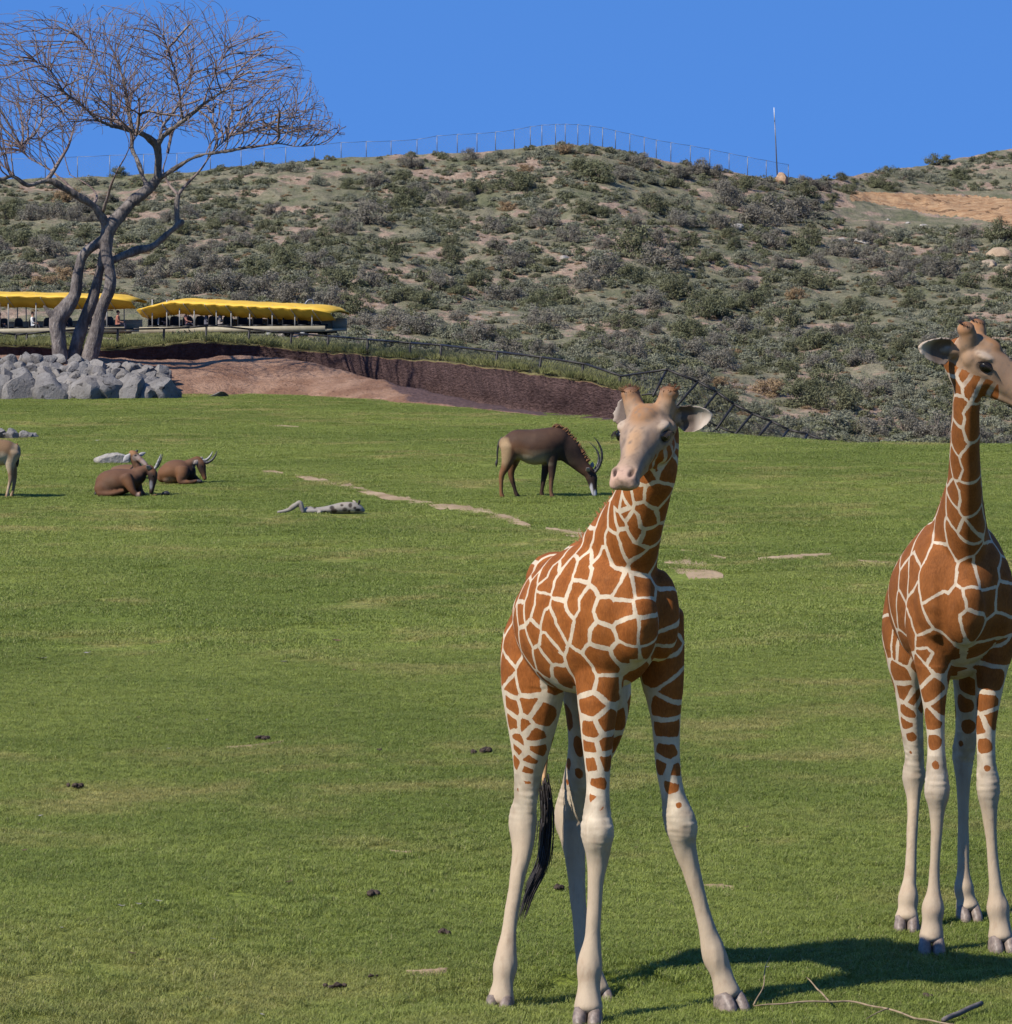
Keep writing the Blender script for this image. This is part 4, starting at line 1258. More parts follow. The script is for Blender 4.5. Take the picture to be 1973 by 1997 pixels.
link('crown', cme_, M_TWIG, tree)

# ------------------------------------------------------------------ boulders round the tree
def rock_mesh(name, seed, sub=3, cuts=13, rough=.06):
    r = np.random.default_rng(seed)
    bm = bmesh.new(); bmesh.ops.create_icosphere(bm, subdivisions=sub, radius=1.0)
    V = np.array([v.co[:] for v in bm.verts])
    for k in range(cuts):
        n = r.normal(0, 1, 3); n /= np.linalg.norm(n); dmax = r.uniform(.50, .86)
        d = V @ n; V -= np.outer(np.maximum(0, d - dmax), n)
    for i, v in enumerate(V):
        V[i] *= 1 + rough * nz3(v[0] * 2.3 + seed, v[1] * 2.3, v[2] * 2.3, 3)
    for v, c in zip(bm.verts, V): v.co = c
    me = bpy.data.meshes.new(name); bm.to_mesh(me); bm.free()
    me.polygons.foreach_set('use_smooth', np.ones(len(me.polygons), bool))
    try: me.set_sharp_from_angle(angle=rad(32))
    except Exception: pass
    return me
def rock_material(name, a, b, dk):
    t = NT(name)
    p = t.pos()
    n1 = t.noise(p, 1.6, 5, .65, .4); n2 = t.noise(p, 12, 5, .7); n3 = t.noise(p, 4.5, 4, .6, 1.2)
    oi = t.node('ShaderNodeObjectInfo')
    c = t.mix(t.ss(n1, .3, .7), a, b)
    c = t.mix(t.ss(oi.outputs['Random'], 0, 1, 0, .45), c, t.mix(.6, c, (.23, .20, .17)))
    c = t.mix(t.ss(n3, .60, .66), c, dk)
    c = t.mix(t.ss(n2, .5, .75, 0, .5), c, dk)
    t.bump(t.math('ADD', n2, t.math('MULTIPLY', n3, .6)), .7, .06)
    return t.done(c, .85, .2)
M_ROCK = rock_material('grey_rock', (.115, .106, .097), (.205, .192, .176), (.045, .04, .036))
M_ROCKP = rock_material('pale_rock', (.25, .225, .19), (.34, .31, .265), (.13, .11, .09))
M_ROCKT = rock_material('tan_rock', (.27, .19, .12), (.37, .275, .18), (.13, .085, .05))
ROCKS = [rock_mesh('boulder', 100 + i) for i in range(9)]
for m in ROCKS: m.materials.append(M_ROCK)
def place_rock(me, loc, r, label, group, mat=None, rot=None, cat='boulder', name='boulder'):
    o = bpy.data.objects.new(name, me); COL.objects.link(o)
    o.location = loc
    o.scale = r if hasattr(r, '__len__') else (r, r, r)
    o.rotation_euler = rot or (random.uniform(-.5, .5), random.uniform(-.5, .5), random.uniform(0, 6.28))
    return tag(o, label, cat, group)
# soil inside the ring
me_m = bpy.data.meshes.new('tree_mound')
Vm, Fm = ball((0, 0, 0), (1, 1, 1), 40, 16)
Vm = np.array([v * (1 + .06 * nz3(*(v * 3), 3)) for v in Vm])
mound = link('soil_mound', mesh_np('soil_mound', Vm * np.array((3.6, 2.5, 1.02)), Fm), simple('mound_soil', (.14, .095, .07), .95, .35, 3, .1, .8), None, (-12.4, 113.7, -.25))
tag(mound, 'earth mound inside the boulder ring at the foot of the bare tree', None, None, 'structure')
pile = []
for row, (f, n, rr) in enumerate([(0, 14, .56), (.28, 17, .44), (.50, 20, .35), (.72, 22, .28), (.92, 22, .23)]):
    for k in range(n):
        px = -52 + 372 * (k + .5 + random.uniform(-.3, .3)) / n
        H = np.interp(px, [-60, 0, 60, 130, 190, 260, 310, 352], [1.0, 1.08, 1.12, 1.08, .92, .85, .78, .50])
        D = 110.2 + 2.9 * f + random.uniform(-.15, .15)
        if px > 290: D += (px - 290) / 60 * 1.0
        x = (px - CX) / FPX * D
        r_ = rr * random.uniform(.75, 1.3)
        if f > .5 and px > 330: continue
        z = f * H - .02 + (.25 * r_ if row == 0 else -.25 * r_)
        pile.append((x, D, z, r_, row))
for i, (x, y, z, r_, row) in enumerate(pile):
    lab = ['large grey boulder in the bottom course at the bare tree', 'grey boulder midway up the pile at the bare tree', 'grey boulder midway up the pile at the bare tree',
           'small grey stone on top of the pile at the bare tree', 'small grey stone on top of the pile at the bare tree'][row]
    side_ = 'under the forked trunks' if -12.9 < x < -11.2 else ('at the end near the sunlit mound' if x >= -11.2 else 'at the end near the tan antelope')
    lab = lab.replace('at the bare tree', side_)
    place_rock(ROCKS[i % 9], (x, y, z), (r_ * random.uniform(.95, 1.3), r_ * random.uniform(.8, 1.1), r_ * random.uniform(.8, 1.1)), lab,
               ['boulders of the bottom course', 'boulders midway up the pile', 'boulders midway up the pile', 'stones on top of the pile', 'stones on top of the pile'][row] + ' ' + side_)
for k in range(12):   # the far side of the ring
    a = k / 11 * math.pi
    x, y = -12.7 + 3.1 * math.cos(a), 113.7 + 2.3 * math.sin(a)
    place_rock(ROCKS[k % 9], (x, y, .35), random.uniform(.38, .52), 'grey boulder on the far side of the ring behind the tree trunks', 'boulders behind the trunks')
o = place_rock(ROCKS[4], W(425, 771, 111.6) + Vector((0, 0, -.05)), (.42, .3, .12), 'flat grey slab lying on the grass beside the boulder pile', None)

# ------------------------------------------------------------------ fences
M_STEEL = simple('dark_steel', (.022, .019, .017), .55, .3, 8, .4, 0, .4)
M_GALV = simple('galvanised_steel', (.17, .17, .175), .5, .2, 8, .4, 0, .5)
M_WIRE = simple('fence_wire', (.06, .058, .055), .55, .2, 8, .3, 0, .5)
fence = empty('pipe_fence', W(640, 690, 122), 'long dark pipe rail fence with wire mesh along the earth bank', 'fence')
fb = np.array(fence.location)
def fpart(name, V, F, mat, parent=fence, b=fb, kind=None):
    o = link(name, mesh_np(name, V - b, F), mat, parent)
    if kind: o['kind'] = kind
    return o
RAIL = [(-300, 644), (-60, 645), (0, 648.5), (31, 652.6), (53, 651), (101, 646.5), (150, 643), (204, 641), (260, 641.7), (310, 641), (369, 639), (406, 635.6), (424, 635.6), (493, 642.6), (574, 650.6),
        (640, 655.5), (717, 662), (802, 669), (860, 673), (970, 686), (1058, 697), (1141, 710), (1212, 733.5), (1300, 720.7)]
def fD(px): return bank_D(min(px, 1262))[2] + .9 if px < 1215 else bank_D(1215)[2] + .9 - (px - 1215) * .022
rp = [np.array(W(x, y, fD(x))) for x, y in RAIL]
for a, b in zip(rp[:-1], rp[1:]):
    fpart('rail', *tube([a, b], [.031, .031], 6), M_STEEL)
POSTS = [(-160, 645, 684), (-60, 645, 686), (31, 653, 690), (52.5, 651, 692), (101, 647, 690), (230, 642, 684), (320, 640, 680), (402.5, 637, 680), (486, 642, 682), (568, 650.6, 688), (640, 655, 694), (717, 662, 700.5), (800, 669, 702), (860, 673, 708), (970, 686, 722), (1055, 697, 733), (1137, 711.5, 748), (1209, 735, 770)]
pt = []
for x, a, b in POSTS:
    D = fD(x)
    t_, b_ = np.array(W(x, a, D)), np.array(W(x - (2 if x < 900 else 6), b + 8, D))
    fpart('post', *tube([b_, t_], [.036, .034], 6), M_STEEL)
    pt.append((b_, t_))
TOPR = [(1300, 720.7), (1361, 744.6), (1398, 765), (1431, 788.5), (1467, 807), (1504, 821.5), (1537, 838), (1574, 847), (1614, 862), (1660, 885)]
BOTR = [(1276, 767), (1319, 792), (1361, 811), (1400, 832), (1434, 846), (1476, 855), (1519, 862), (1562, 869), (1606, 880), (1650, 900)]
def rD(x): return 102.5 - (x - 1300) * .004
tp = [np.array(W(x, y, rD(x) + .8)) for x, y in TOPR]; bp = [np.array(W(x, y, rD(x) - .2)) for x, y in BOTR]
for a, b in zip(tp[:-1], tp[1:]): fpart('rail', *tube([a, b], [.036, .036], 6), M_STEEL)
for a, b in zip(bp[:-1], bp[1:]): fpart('rail', *tube([a, b], [.024, .024], 6), M_STEEL)
for a, b in zip(tp, bp):
    fpart('post', *tube([b + (b - a) * .12, a], [.033, .031], 6), M_STEEL)
fpart('rail', *tube([pt[-1][0], bp[0]], [.024, .024], 6), M_STEEL)
def wire_panel(a0, a1, b0, b1, sp, r):
    """diamond mesh between bottom edge a0-a1 and top edge b0-b1"""
    L_ = np.linalg.norm(a1 - a0); H_ = np.linalg.norm(b0 - a0); n = max(2, int(L_ / sp)); s = H_ / L_
    P_ = []
    def pt_(u, v): return (a0 + (a1 - a0) * u) * (1 - v) + (b0 + (b1 - b0) * u) * v
    for i in range(-int(n * s) - 1, n + 1):
        u0 = i / n
        for sg in (1, -1):
            u1 = u0 + s
            lo, hi = max(u0, 0), min(u1, 1)
            if hi - lo < .01: continue
            v0, v1 = (lo - u0) / s, (hi - u0) / s
            if sg < 0: v0, v1 = 1 - v0, 1 - v1
            P_.append(tube([pt_(lo, v0), pt_(hi, v1)], [r, r], 3, cap=False))
    return join(P_)
for (b0, t0), (b1, t1) in zip(pt[8:-1], pt[9:]):
    fpart('wire_mesh', *wire_panel(b0, b1, t0, t1, .13, .0035), M_WIRE, kind='stuff')
fpart('wire_mesh', *wire_panel(pt[-1][0], bp[0], pt[-1][1], tp[0], .13, .0035), M_WIRE, kind='stuff')
for k in range(len(tp) - 1):
    fpart('wire_mesh', *wire_panel(bp[k], bp[k + 1], tp[k], tp[k + 1], .13, .0035), M_WIRE, kind='stuff')

rf = empty('ridge_fence', hill_down(5.5, 392), 'tall wire fence on thin posts along the ridge of the hill', 'fence')
rb = np.array(rf.location)
RP = [(-200, 318), (-130, 316), (-60, 313), (24, 310), (88, 308), (151, 306), (214, 303), (280, 301), (345, 299), (410, 296), (470, 293), (515, 290), (557, 287), (613, 283), (665, 278), (714, 276), (762.5, 275), (813, 272), (852, 265), (891.5, 262), (930, 260.5), (966, 257.6), (1003, 253), (1034, 247), (1056.5, 244),
      (1083, 242.5), (1102, 242), (1126.6, 243), (1150, 245.5), (1175, 249), (1200, 255), (1228, 261), (1256, 267.5), (1279.5, 273), (1308, 278), (1346, 284), (1384, 291), (1421.5, 299), (1457.5, 306), (1494, 313), (1537, 321)]
tops = []
for x, y in RP:
    D = hill_profile(x)[4, 1] + 1.0
    t_ = np.array(W(x, y, D)); g_ = hill_down(t_[0], t_[1])
    b_ = np.array((t_[0], t_[1], g_.z - .3))
    fpart('post', *tube([b_, t_], [.042, .036], 5), M_GALV, rf, rb)
    tops.append((b_, t_))
for (b0, t0), (b1, t1) in zip(tops[:-1], tops[1:]):
    m_ = (t0 + t1) / 2 - np.array((0, 0, .03))
    fpart('top_wire', *tube([t0, m_, t1], [.02, .018, .02], 4), M_GALV, rf, rb)
    fpart('wire_mesh', *wire_panel(b0 + np.array((0, 0, .3)), b1 + np.array((0, 0, .3)), t0, t1, .30, .0042), M_GALV, rf, rb, kind='stuff')
pole_b = hill_down(W(1516, 345, 404).x, 404)
pole = empty('mast_pole', pole_b, 'tall thin pole standing alone at the end of the ridge fence', 'pole')
pb = np.array(pole_b); ptop = np.array(W(1509, 210, 404)) - pb
link('shaft', mesh_np('shaft', *tube([np.array((0, 0, -.4)), ptop * .55, ptop * .8], [.07, .055, .045], 8)), M_GALV, pole)
link('tip', mesh_np('tip', *tube([ptop * .8, ptop], [.05, .035], 8)), simple('pale_paint', (.55, .55, .53), .5, .1), pole)
p_ = on_hill(1525, 350) or pole_b
o = place_rock(rock_mesh('boulder', 321, 3, 9, .1), Vector((W(1524, 343, 401).x, 401, hill_down(W(1524, 343, 401).x, 401).z + .3)), (.85, .6, .78), 'mottled brown outcrop at the foot of the ridge pole', None)
o.data.materials.append(rock_material('mottled_rock', (.24, .15, .09), (.42, .28, .18), (.05, .03, .02)))

# ------------------------------------------------------------------ sightseeing trams with yellow canopies
M_YEL = simple('canopy_yellow', (.52, .315, .028), .6, .12, 1.5, .3)
M_CREAM = simple('tram_cream', (.26, .225, .15), .6, .1, 3, .3)
M_SEAT = simple('seat_black', (.012, .012, .013), .6, .2, 10, .3)
M_POLE = simple('tram_post', (.30, .29, .26), .5, .1, 5, .4)
M_TYRE = simple('tyre_rubber', (.02, .02, .02), .8, .2, 20, .2)
def tram(label, A, B, ztopA, ztopB, post_px, seats, tilt_end=True):
    """A, B: ground points of the two ends along the near side"""
    A, B = np.array(A), np.array(B)
    root = empty('sightseeing_tram', (A + B) / 2, label, 'tram', 'yellow roofed trams below the hillside')
    b = np.array(root.location)
    ax = B - A; L_ = np.linalg.norm(ax); ax /= L_
    nrm = np.array((ax[1], -ax[0], 0)); nrm /= np.linalg.norm(nrm)
    if nrm[1] > 0: nrm = -nrm            # towards the lawn
    Wd = 2.1
    def pt_(s, w, z): return A + ax * L_ * s - nrm * w + np.array((0, 0, z)) - b
    def ztop(s): return ztopA + (ztopB - ztopA) * s
    # canopy: shallow vault with a valance sloped inward so it shades like an underside
    prof = [(.42, -.80), (.02, -.50), (-.42, -.16), (-.44, -.10), (.1, -.01), (.7, .09), (1.05, .11), (1.4, .09), (2.0, -.01), (2.44, -.10), (2.46, -.36)]
    nS = 44
    V = []
    for i in range(nS):
        s = -.02 + 1.04 * i / (nS - 1)
        e = min(s + .02, 1.02 - s) / 1.04
        sl_ = s + .02; drop = .62 * max(0, 1 - sl_ / .22) ** 1.15 + .25 * max(0, 1 - (1.02 - s) / .05)
        bay = .018 * math.cos(i * 2 * math.pi / 5.5)
        for (w, z) in prof:
            k = 1 - .35 * max(0, 1 - e / .05)
            V.append(pt_(s, 1.05 + (w - 1.05) * k, ztop(s) + z * (1 - .4 * max(0, 1 - e / .06)) - drop + (bay if z > -.05 else .03 * math.sin(i * 2.1)) ))
    nP = len(prof)
    F = [(i * nP + j, (i + 1) * nP + j, (i + 1) * nP + j + 1, i * nP + j + 1) for i in range(nS - 1) for j in range(nP - 1)]
    me = mesh_np('canopy', V, F)
    c = link('canopy', me, M_YEL, root)
    m = c.modifiers.new('thick', 'SOLIDIFY'); m.thickness = .03
    for s in np.linspace(.04, .96, 9):
        pts = [pt_(s, w - .03, ztop(s) + z - .04 - .62 * max(0, 1 - (s + .02) / .22) ** 1.15) for w, z in prof[0:4]]
        link('canopy_bow', mesh_np('canopy_bow', *tube(pts, [.02] * len(pts), 5)), M_POLE, c)
    Fm = np.stack([ax, -nrm, np.array((0, 0, 1.0))], 1)
    link('floor', mesh_np('floor', *box(pt_(.5, Wd / 2, .42), (L_ / 2, Wd / 2, .07), Fm)), M_CREAM, root)
    link('side_panel', mesh_np('side_panel', *box(pt_(.5, -.015, .52), (L_ / 2, .02, .16), Fm)), M_CREAM, root)
    link('side_panel', mesh_np('side_panel', *box(pt_(.5, Wd + .015, .72), (L_ / 2, .02, .34), Fm)), M_CREAM, root)
    for s in post_px:
        for w in (.03, Wd - .03):
            link('post', mesh_np('post', *tube([pt_(s, w, .45), pt_(s, w, ztop(s) - .02)], [.036, .036], 6)), M_POLE, root)
    for s in (.12, .30, .70, .88):
        for w in (.12, Wd - .12):
            wh = link('wheel', mesh_np('wheel', *tube([pt_(s, w - .1, .29), pt_(s, w + .1, .29)], [.29, .29], 18)), M_TYRE, root)
            link('rim', mesh_np('rim', *tube([pt_(s, w - .115, .29), pt_(s, w + .115, .29)], [.15, .15], 12)), M_POLE, wh)
    for k, s in enumerate(seats):
        base_ = box(pt_(s, .72, .70), (.22, .55, .06), Fm)
        st = link('seat', mesh_np('seat', *base_), M_SEAT, root)
        # rounded back, standing across the tram
        sec = [(pt_(s - .22 / L_ , .72, .74 + z), w_, .05) for z, w_ in ((0, .50), (.25, .50), (.42, .46), (.52, .30))]
        link('backrest', mesh_np('backrest', *loft(sec, -nrm, nseg=12, sub=3, cap=.5)), M_SEAT, st)
    link('chassis', mesh_np('chassis', *box(pt_(.5, Wd / 2, .30), (L_ * .48, .5, .05), Fm)), M_SEAT, root)
    return root, pt_, b
def gz(px, py, D):
    q = W(px, py, D); h = hill_down(q.x, D); return Vector((q.x, D, h.z))
RA, RB = gz(272, 650, 236), gz(634, 655, 229)
zt = lambda px, py, D, g: W(px, py, D).z - g.z
t1, tp1, tb1 = tram('sightseeing tram with a pitched yellow canopy parked beside the shrubs', RA, RB, zt(300, 582, 236, RA), zt(630, 600, 229, RB), [.07, .15, .22, .30, .42, .50, .60, .72, .84, .93], [.05, .11, .17, .24, .31, .38, .46, .54, .62, .70, .78, .86, .93])
LA, LB = gz(-320, 650, 246), gz(243, 650, 238)
t2, tp2, tb2 = tram('sightseeing tram with a level yellow canopy seen behind the tree trunks', LA, LB, zt(-320, 566, 246, LA), zt(243, 578, 238, LB), [.02, .14, .26, .38, .50, .575, .605, .70, .80, .88, .94], [.08, .18, .28, .38, .48, .58, .63, .68, .73, .80, .87, .94])
M_SKIN = simple('skin', (.42, .22, .15), .6, .1, 20, .3)
def seated_person(root_pt, tb, s, w, shirt, hair, pants, label, face):
    """a passenger on a tram seat"""
    zc = .76
    o = root_pt(s, w, zc) + tb
    root = empty('person', o, label, 'person', 'passengers seated in the trams')
    f = np.array((math.cos(face), math.sin(face), 0)); l = np.array((-f[1], f[0], 0)); u = np.array((0, 0, 1.0))
    def q(a, b_, c): return f * a + l * b_ + u * c
    P_ = [loft([(q(0, 0, .05), .16, .13), (q(0, 0, .25), .15, .12), (q(.02, 0, .45), .20, .12), (q(.02, 0, .56), .12, .09)], l, 14, 3, .5),
          loft([(q(.02, 0, .55), .05, .05), (q(.03, 0, .65), .05, .055)], l, 10, 3, .3), ball(q(.045, 0, .76), (.095, .078, .115), M=np.stack([f, l, u], 1)), ball(q(.14, 0, .745), (.02, .014, .02))]
    for sd in (-1, 1):
        P_.append(loft([(q(.02, sd * .19, .52), .05, .05), (q(.08, sd * .23, .28), .042, .042), (q(.30, sd * .17, .20), .032, .032), (q(.37, sd * .15, .20), .035, .025)], u, 8, 3, .6))
        P_.append(loft([(q(0, sd * .09, .07), .08, .08), (q(.42, sd * .10, .08), .06, .06), (q(.44, sd * .10, -.25), .045, .045), (q(.50, sd * .10, -.32), .04, .035)], l, 8, 3, .6))
    me = remesh('body', P_, .018, 2)
    V = vco(me); col = np.zeros((len(V), 3)); zz = V[:, 2]; ff = V @ f; ll = np.abs(V @ l)
    col[:] = shirt
    col[(zz > .575)] = (.42, .23, .16)
    col[(zz < .13) & ((ff > .12) | (zz < .05))] = pants
    col[(ff > .16) & (zz > .13) & (zz < .4)] = (.42, .23, .16)
    attr_c(me, 'tint', col)
    link('body', me, M_PAINT, root)
    link('hair', mesh_np('hair', *ball(q(.025, 0, .79), (.10, .085, .105), M=np.stack([f, l, u], 1))), simple('hair_' + str(len(MATS)), hair, .6, .2, 30), root)
    return root
tp_ = NT('painted_hide')
ta = tp_.attr('tint'); pp = tp_.pos('object')
hn = tp_.noise(tp_.mulv(pp, (1, 1, .5)), 60, 3, .7); mn = tp_.noise(pp, 6, 4)
cc = tp_.mix(tp_.ss(hn, .3, .7, 0, .35), ta.outputs['Color'], tp_.mix(.5, ta.outputs['Color'], (.02, .012, .008)))
cc = tp_.mix(tp_.ss(mn, .35, .7, 0, .10), cc, tp_.mix(.5, cc, (.30, .17, .08)))
tp_.bump(hn, .3, .012)
M_PAINT = tp_.done(cc, .7, .18)
PEOPLE = [(tp1, tb1, .065, .6, (.45, .45, .43), (.03, .02, .015), 'passenger in a pale grey shirt at the low end of the pitched canopy', 0), (tp1, tb1, .21, .55, (.55, .26, .20), (.35, .25, .15), 'passenger in a pink shirt under the pitched canopy', 0),
          (tp1, tb1, .32, .6, (.10, .10, .12), (.02, .015, .01), 'passenger in a dark jacket under the pitched canopy', 0), (tp1, tb1, .40, .5, (.25, .22, .20), (.06, .04, .02), 'passenger in a taupe shirt under the pitched canopy', 0),
          (tp2, tb2, .545, .55, (.50, .23, .16), (.05, .03, .02), 'passenger in a coral shirt under the level canopy', 0), (tp2, tb2, .66, .5, (.55, .55, .53), (.05, .03, .02), 'passenger in a white shirt under the level canopy', 0),
          (tp2, tb2, .76, .55, (.10, .22, .18), (.03, .02, .015), 'passenger in a dark green shirt behind the tree trunks', 0), (tp2, tb2, .95, .5, (.30, .12, .08), (.02, .015, .01), 'passenger in a rust shirt at the end of the level canopy', 0)]
for rp_, tb, s, w, sh, hr, lab, fc in PEOPLE:
    seated_person(rp_, tb, s + .012, w, sh, hr, (.04, .045, .07), lab, fc)
# grey hose curling up behind the pitched canopy
hz_ = gz(598, 640, 240)
pts = [np.array((0, 0, -.2)), np.array((.02, 0, 1.0)), np.array((-.08, 0, 1.9)), np.array((.05, 0, 2.25)), np.array((.30, .05, 2.3)), np.array((.42, .05, 2.0)), np.array((.30, 0, 1.7)), np.array((.18, 0, 1.95)), np.array((.35, .1, 1.6)), np.array((.75, .2, 1.5))]
tag(link('bent_pipe', mesh_np('bent_pipe', *tube(catmull(pts, 6), [.055] * ((len(pts) - 1) * 6 + 1), 8)), M_GALV, None, hz_), 'grey pipe bent into a loop behind the pitched canopy', 'pipe')
q = gz(551, 640, 241)
o = place_rock(rock_mesh('boulder', 77, 3, 10), q + Vector((0, 0, .9)), (.62, .5, 1.15), 'pale upright boulder behind the pitched canopy', None, rot=(0, .1, .4)); o.data.materials.append(M_ROCKP)
# ------------------------------------------------------------------ antelopes
M_HORN = simple('antelope_horn', (.030, .026, .024), .45, .4, 25, .4, .4)
M_HORNP = simple('pale_horn', (.23, .215, .19), .45, .2, 25, .4, .3)
def beast(name, label, cat, group, base_px, conv, D0, lofts, balls, paints, base_col, voxel=.014, smooth=12, extras=(), under=None):
    base = np.array(on_lawn(*base_px))
    def P_(x, y, dd=0.0):
        px, py = conv(x, y); return np.array(W(px, py, D0 + dd)) - base
    k = mpp(D0) * (conv(1, 0)[0] - conv(0, 0)[0])          # metres per crop pixel
    parts = []
    for lf in lofts:
        parts.append(loft([(P_(x, y, dd), ws, r * k) for x, y, dd, ws, r in lf], (0, 1, 0), nseg=40, sub=5, cap=.7))
    for x, y, dd, rx, ry, rz in balls:
        parts.append(ball(P_(x, y, dd), (rx, ry, rz)))
    me = remesh('body', parts, voxel, smooth)
    V, N = vco(me), vno(me)
    zmin = V[:, 2].min()
    col = np.tile(np.array(base_col, float), (len(V), 1))
    n1 = np.array([noise.noise(tuple(v * 9)) for v in V])
    if under is not None:
        z0, z1, c = under
        m = (np.clip(-N[:, 2] * 1.5 - .1, 0, 1) * np.clip((V[:, 2] - z0) / .05, 0, 1) * np.clip((z1 - V[:, 2]) / .05, 0, 1))[:, None]
        col = col * (1 - m) + np.array(c) * m
    for x, y, rx, rz, c, a in paints:
        q = P_(x, y)
        d = ((V[:, 0] - q[0]) / (rx * k)) ** 2 + ((V[:, 2] - q[2]) / (rz * k)) ** 2
        m = (np.clip(1.4 - d + .35 * n1, 0, 1) * a)[:, None]
        col = col * (1 - m) + np.array(c) * m
    attr_c(me, 'tint', col)
    root = empty(name, base, label, cat, group)
    link('body', me, M_PAINT, root)
    for nm, mat, kind, data in extras:
        if kind == 'tube':
            C = catmull([[*P_(x, y, dd), r * k] for x, y, dd, r in data], 6)
            if nm == 'horn': C[:, 3] *= 1 + .10 * np.sin(np.arange(len(C)) * 2.2)
            link(nm, mesh_np(nm, *tube(C[:, :3], C[:, 3], 8)), mat, root)
        elif kind == 'ball':
            x, y, dd, r = data
            link(nm, mesh_np(nm, *ball(P_(x, y, dd), (r * k,) * 3, 10, 7)), mat, root)
        elif kind == 'hair':
            line, ln, n_, out = data
            C = catmull([[*P_(x, y, dd)] for x, y, dd in line], 8)
            hb = []
            for _ in range(n_):
                i = random.random() * (len(C) - 1.01); a = int(i); q = C[a] + (C[a + 1] - C[a]) * (i - a)
                o_ = np.array((out[0], random.uniform(-.4, .4), out[1])) * ln * k * random.uniform(.6, 1.2) + np.array((random.uniform(-.2, .2), 0, random.uniform(-.2, .2))) * ln * k
                st = q + np.array((0, random.uniform(-.03, .03), 0))
                hb.append(tube([st, st + o_ * .6, st + o_], [.012, .009, .003], 4))
            link(nm, mesh_np(nm, *join(hb)), mat, root)
        elif kind == 'leaf':       # ear: thin pointed leaf
            a, t_, w_ = data
            A_, T_ = P_(*a), P_(*t_)
            link(nm, mesh_np(nm, *loft([(A_, .02, w_ * k * .4), (A_ * .55 + T_ * .45, .018, w_ * k), (A_ * .2 + T_ * .8, .012, w_ * k * .6), (T_, .004, w_ * k * .1)], (0, 1, 0), 10, 4, .3)), mat, root)
    return root
DK, BR, RU, CR = (.016, .010, .008), (.052, .026, .015), (.115, .050, .020), (.30, .24, .15)
M_EAR = simple('ear_hide', (.24, .19, .15), .7, .2, 20)
M_EARW = simple('ear_white', (.30, .28, .26), .7, .2, 20)
M_RUST = simple('mane_rust', (.17, .075, .030), .7, .4, 14)
cs = lambda x, y: (940 + x / 6.818, 810 + y / 6.818)
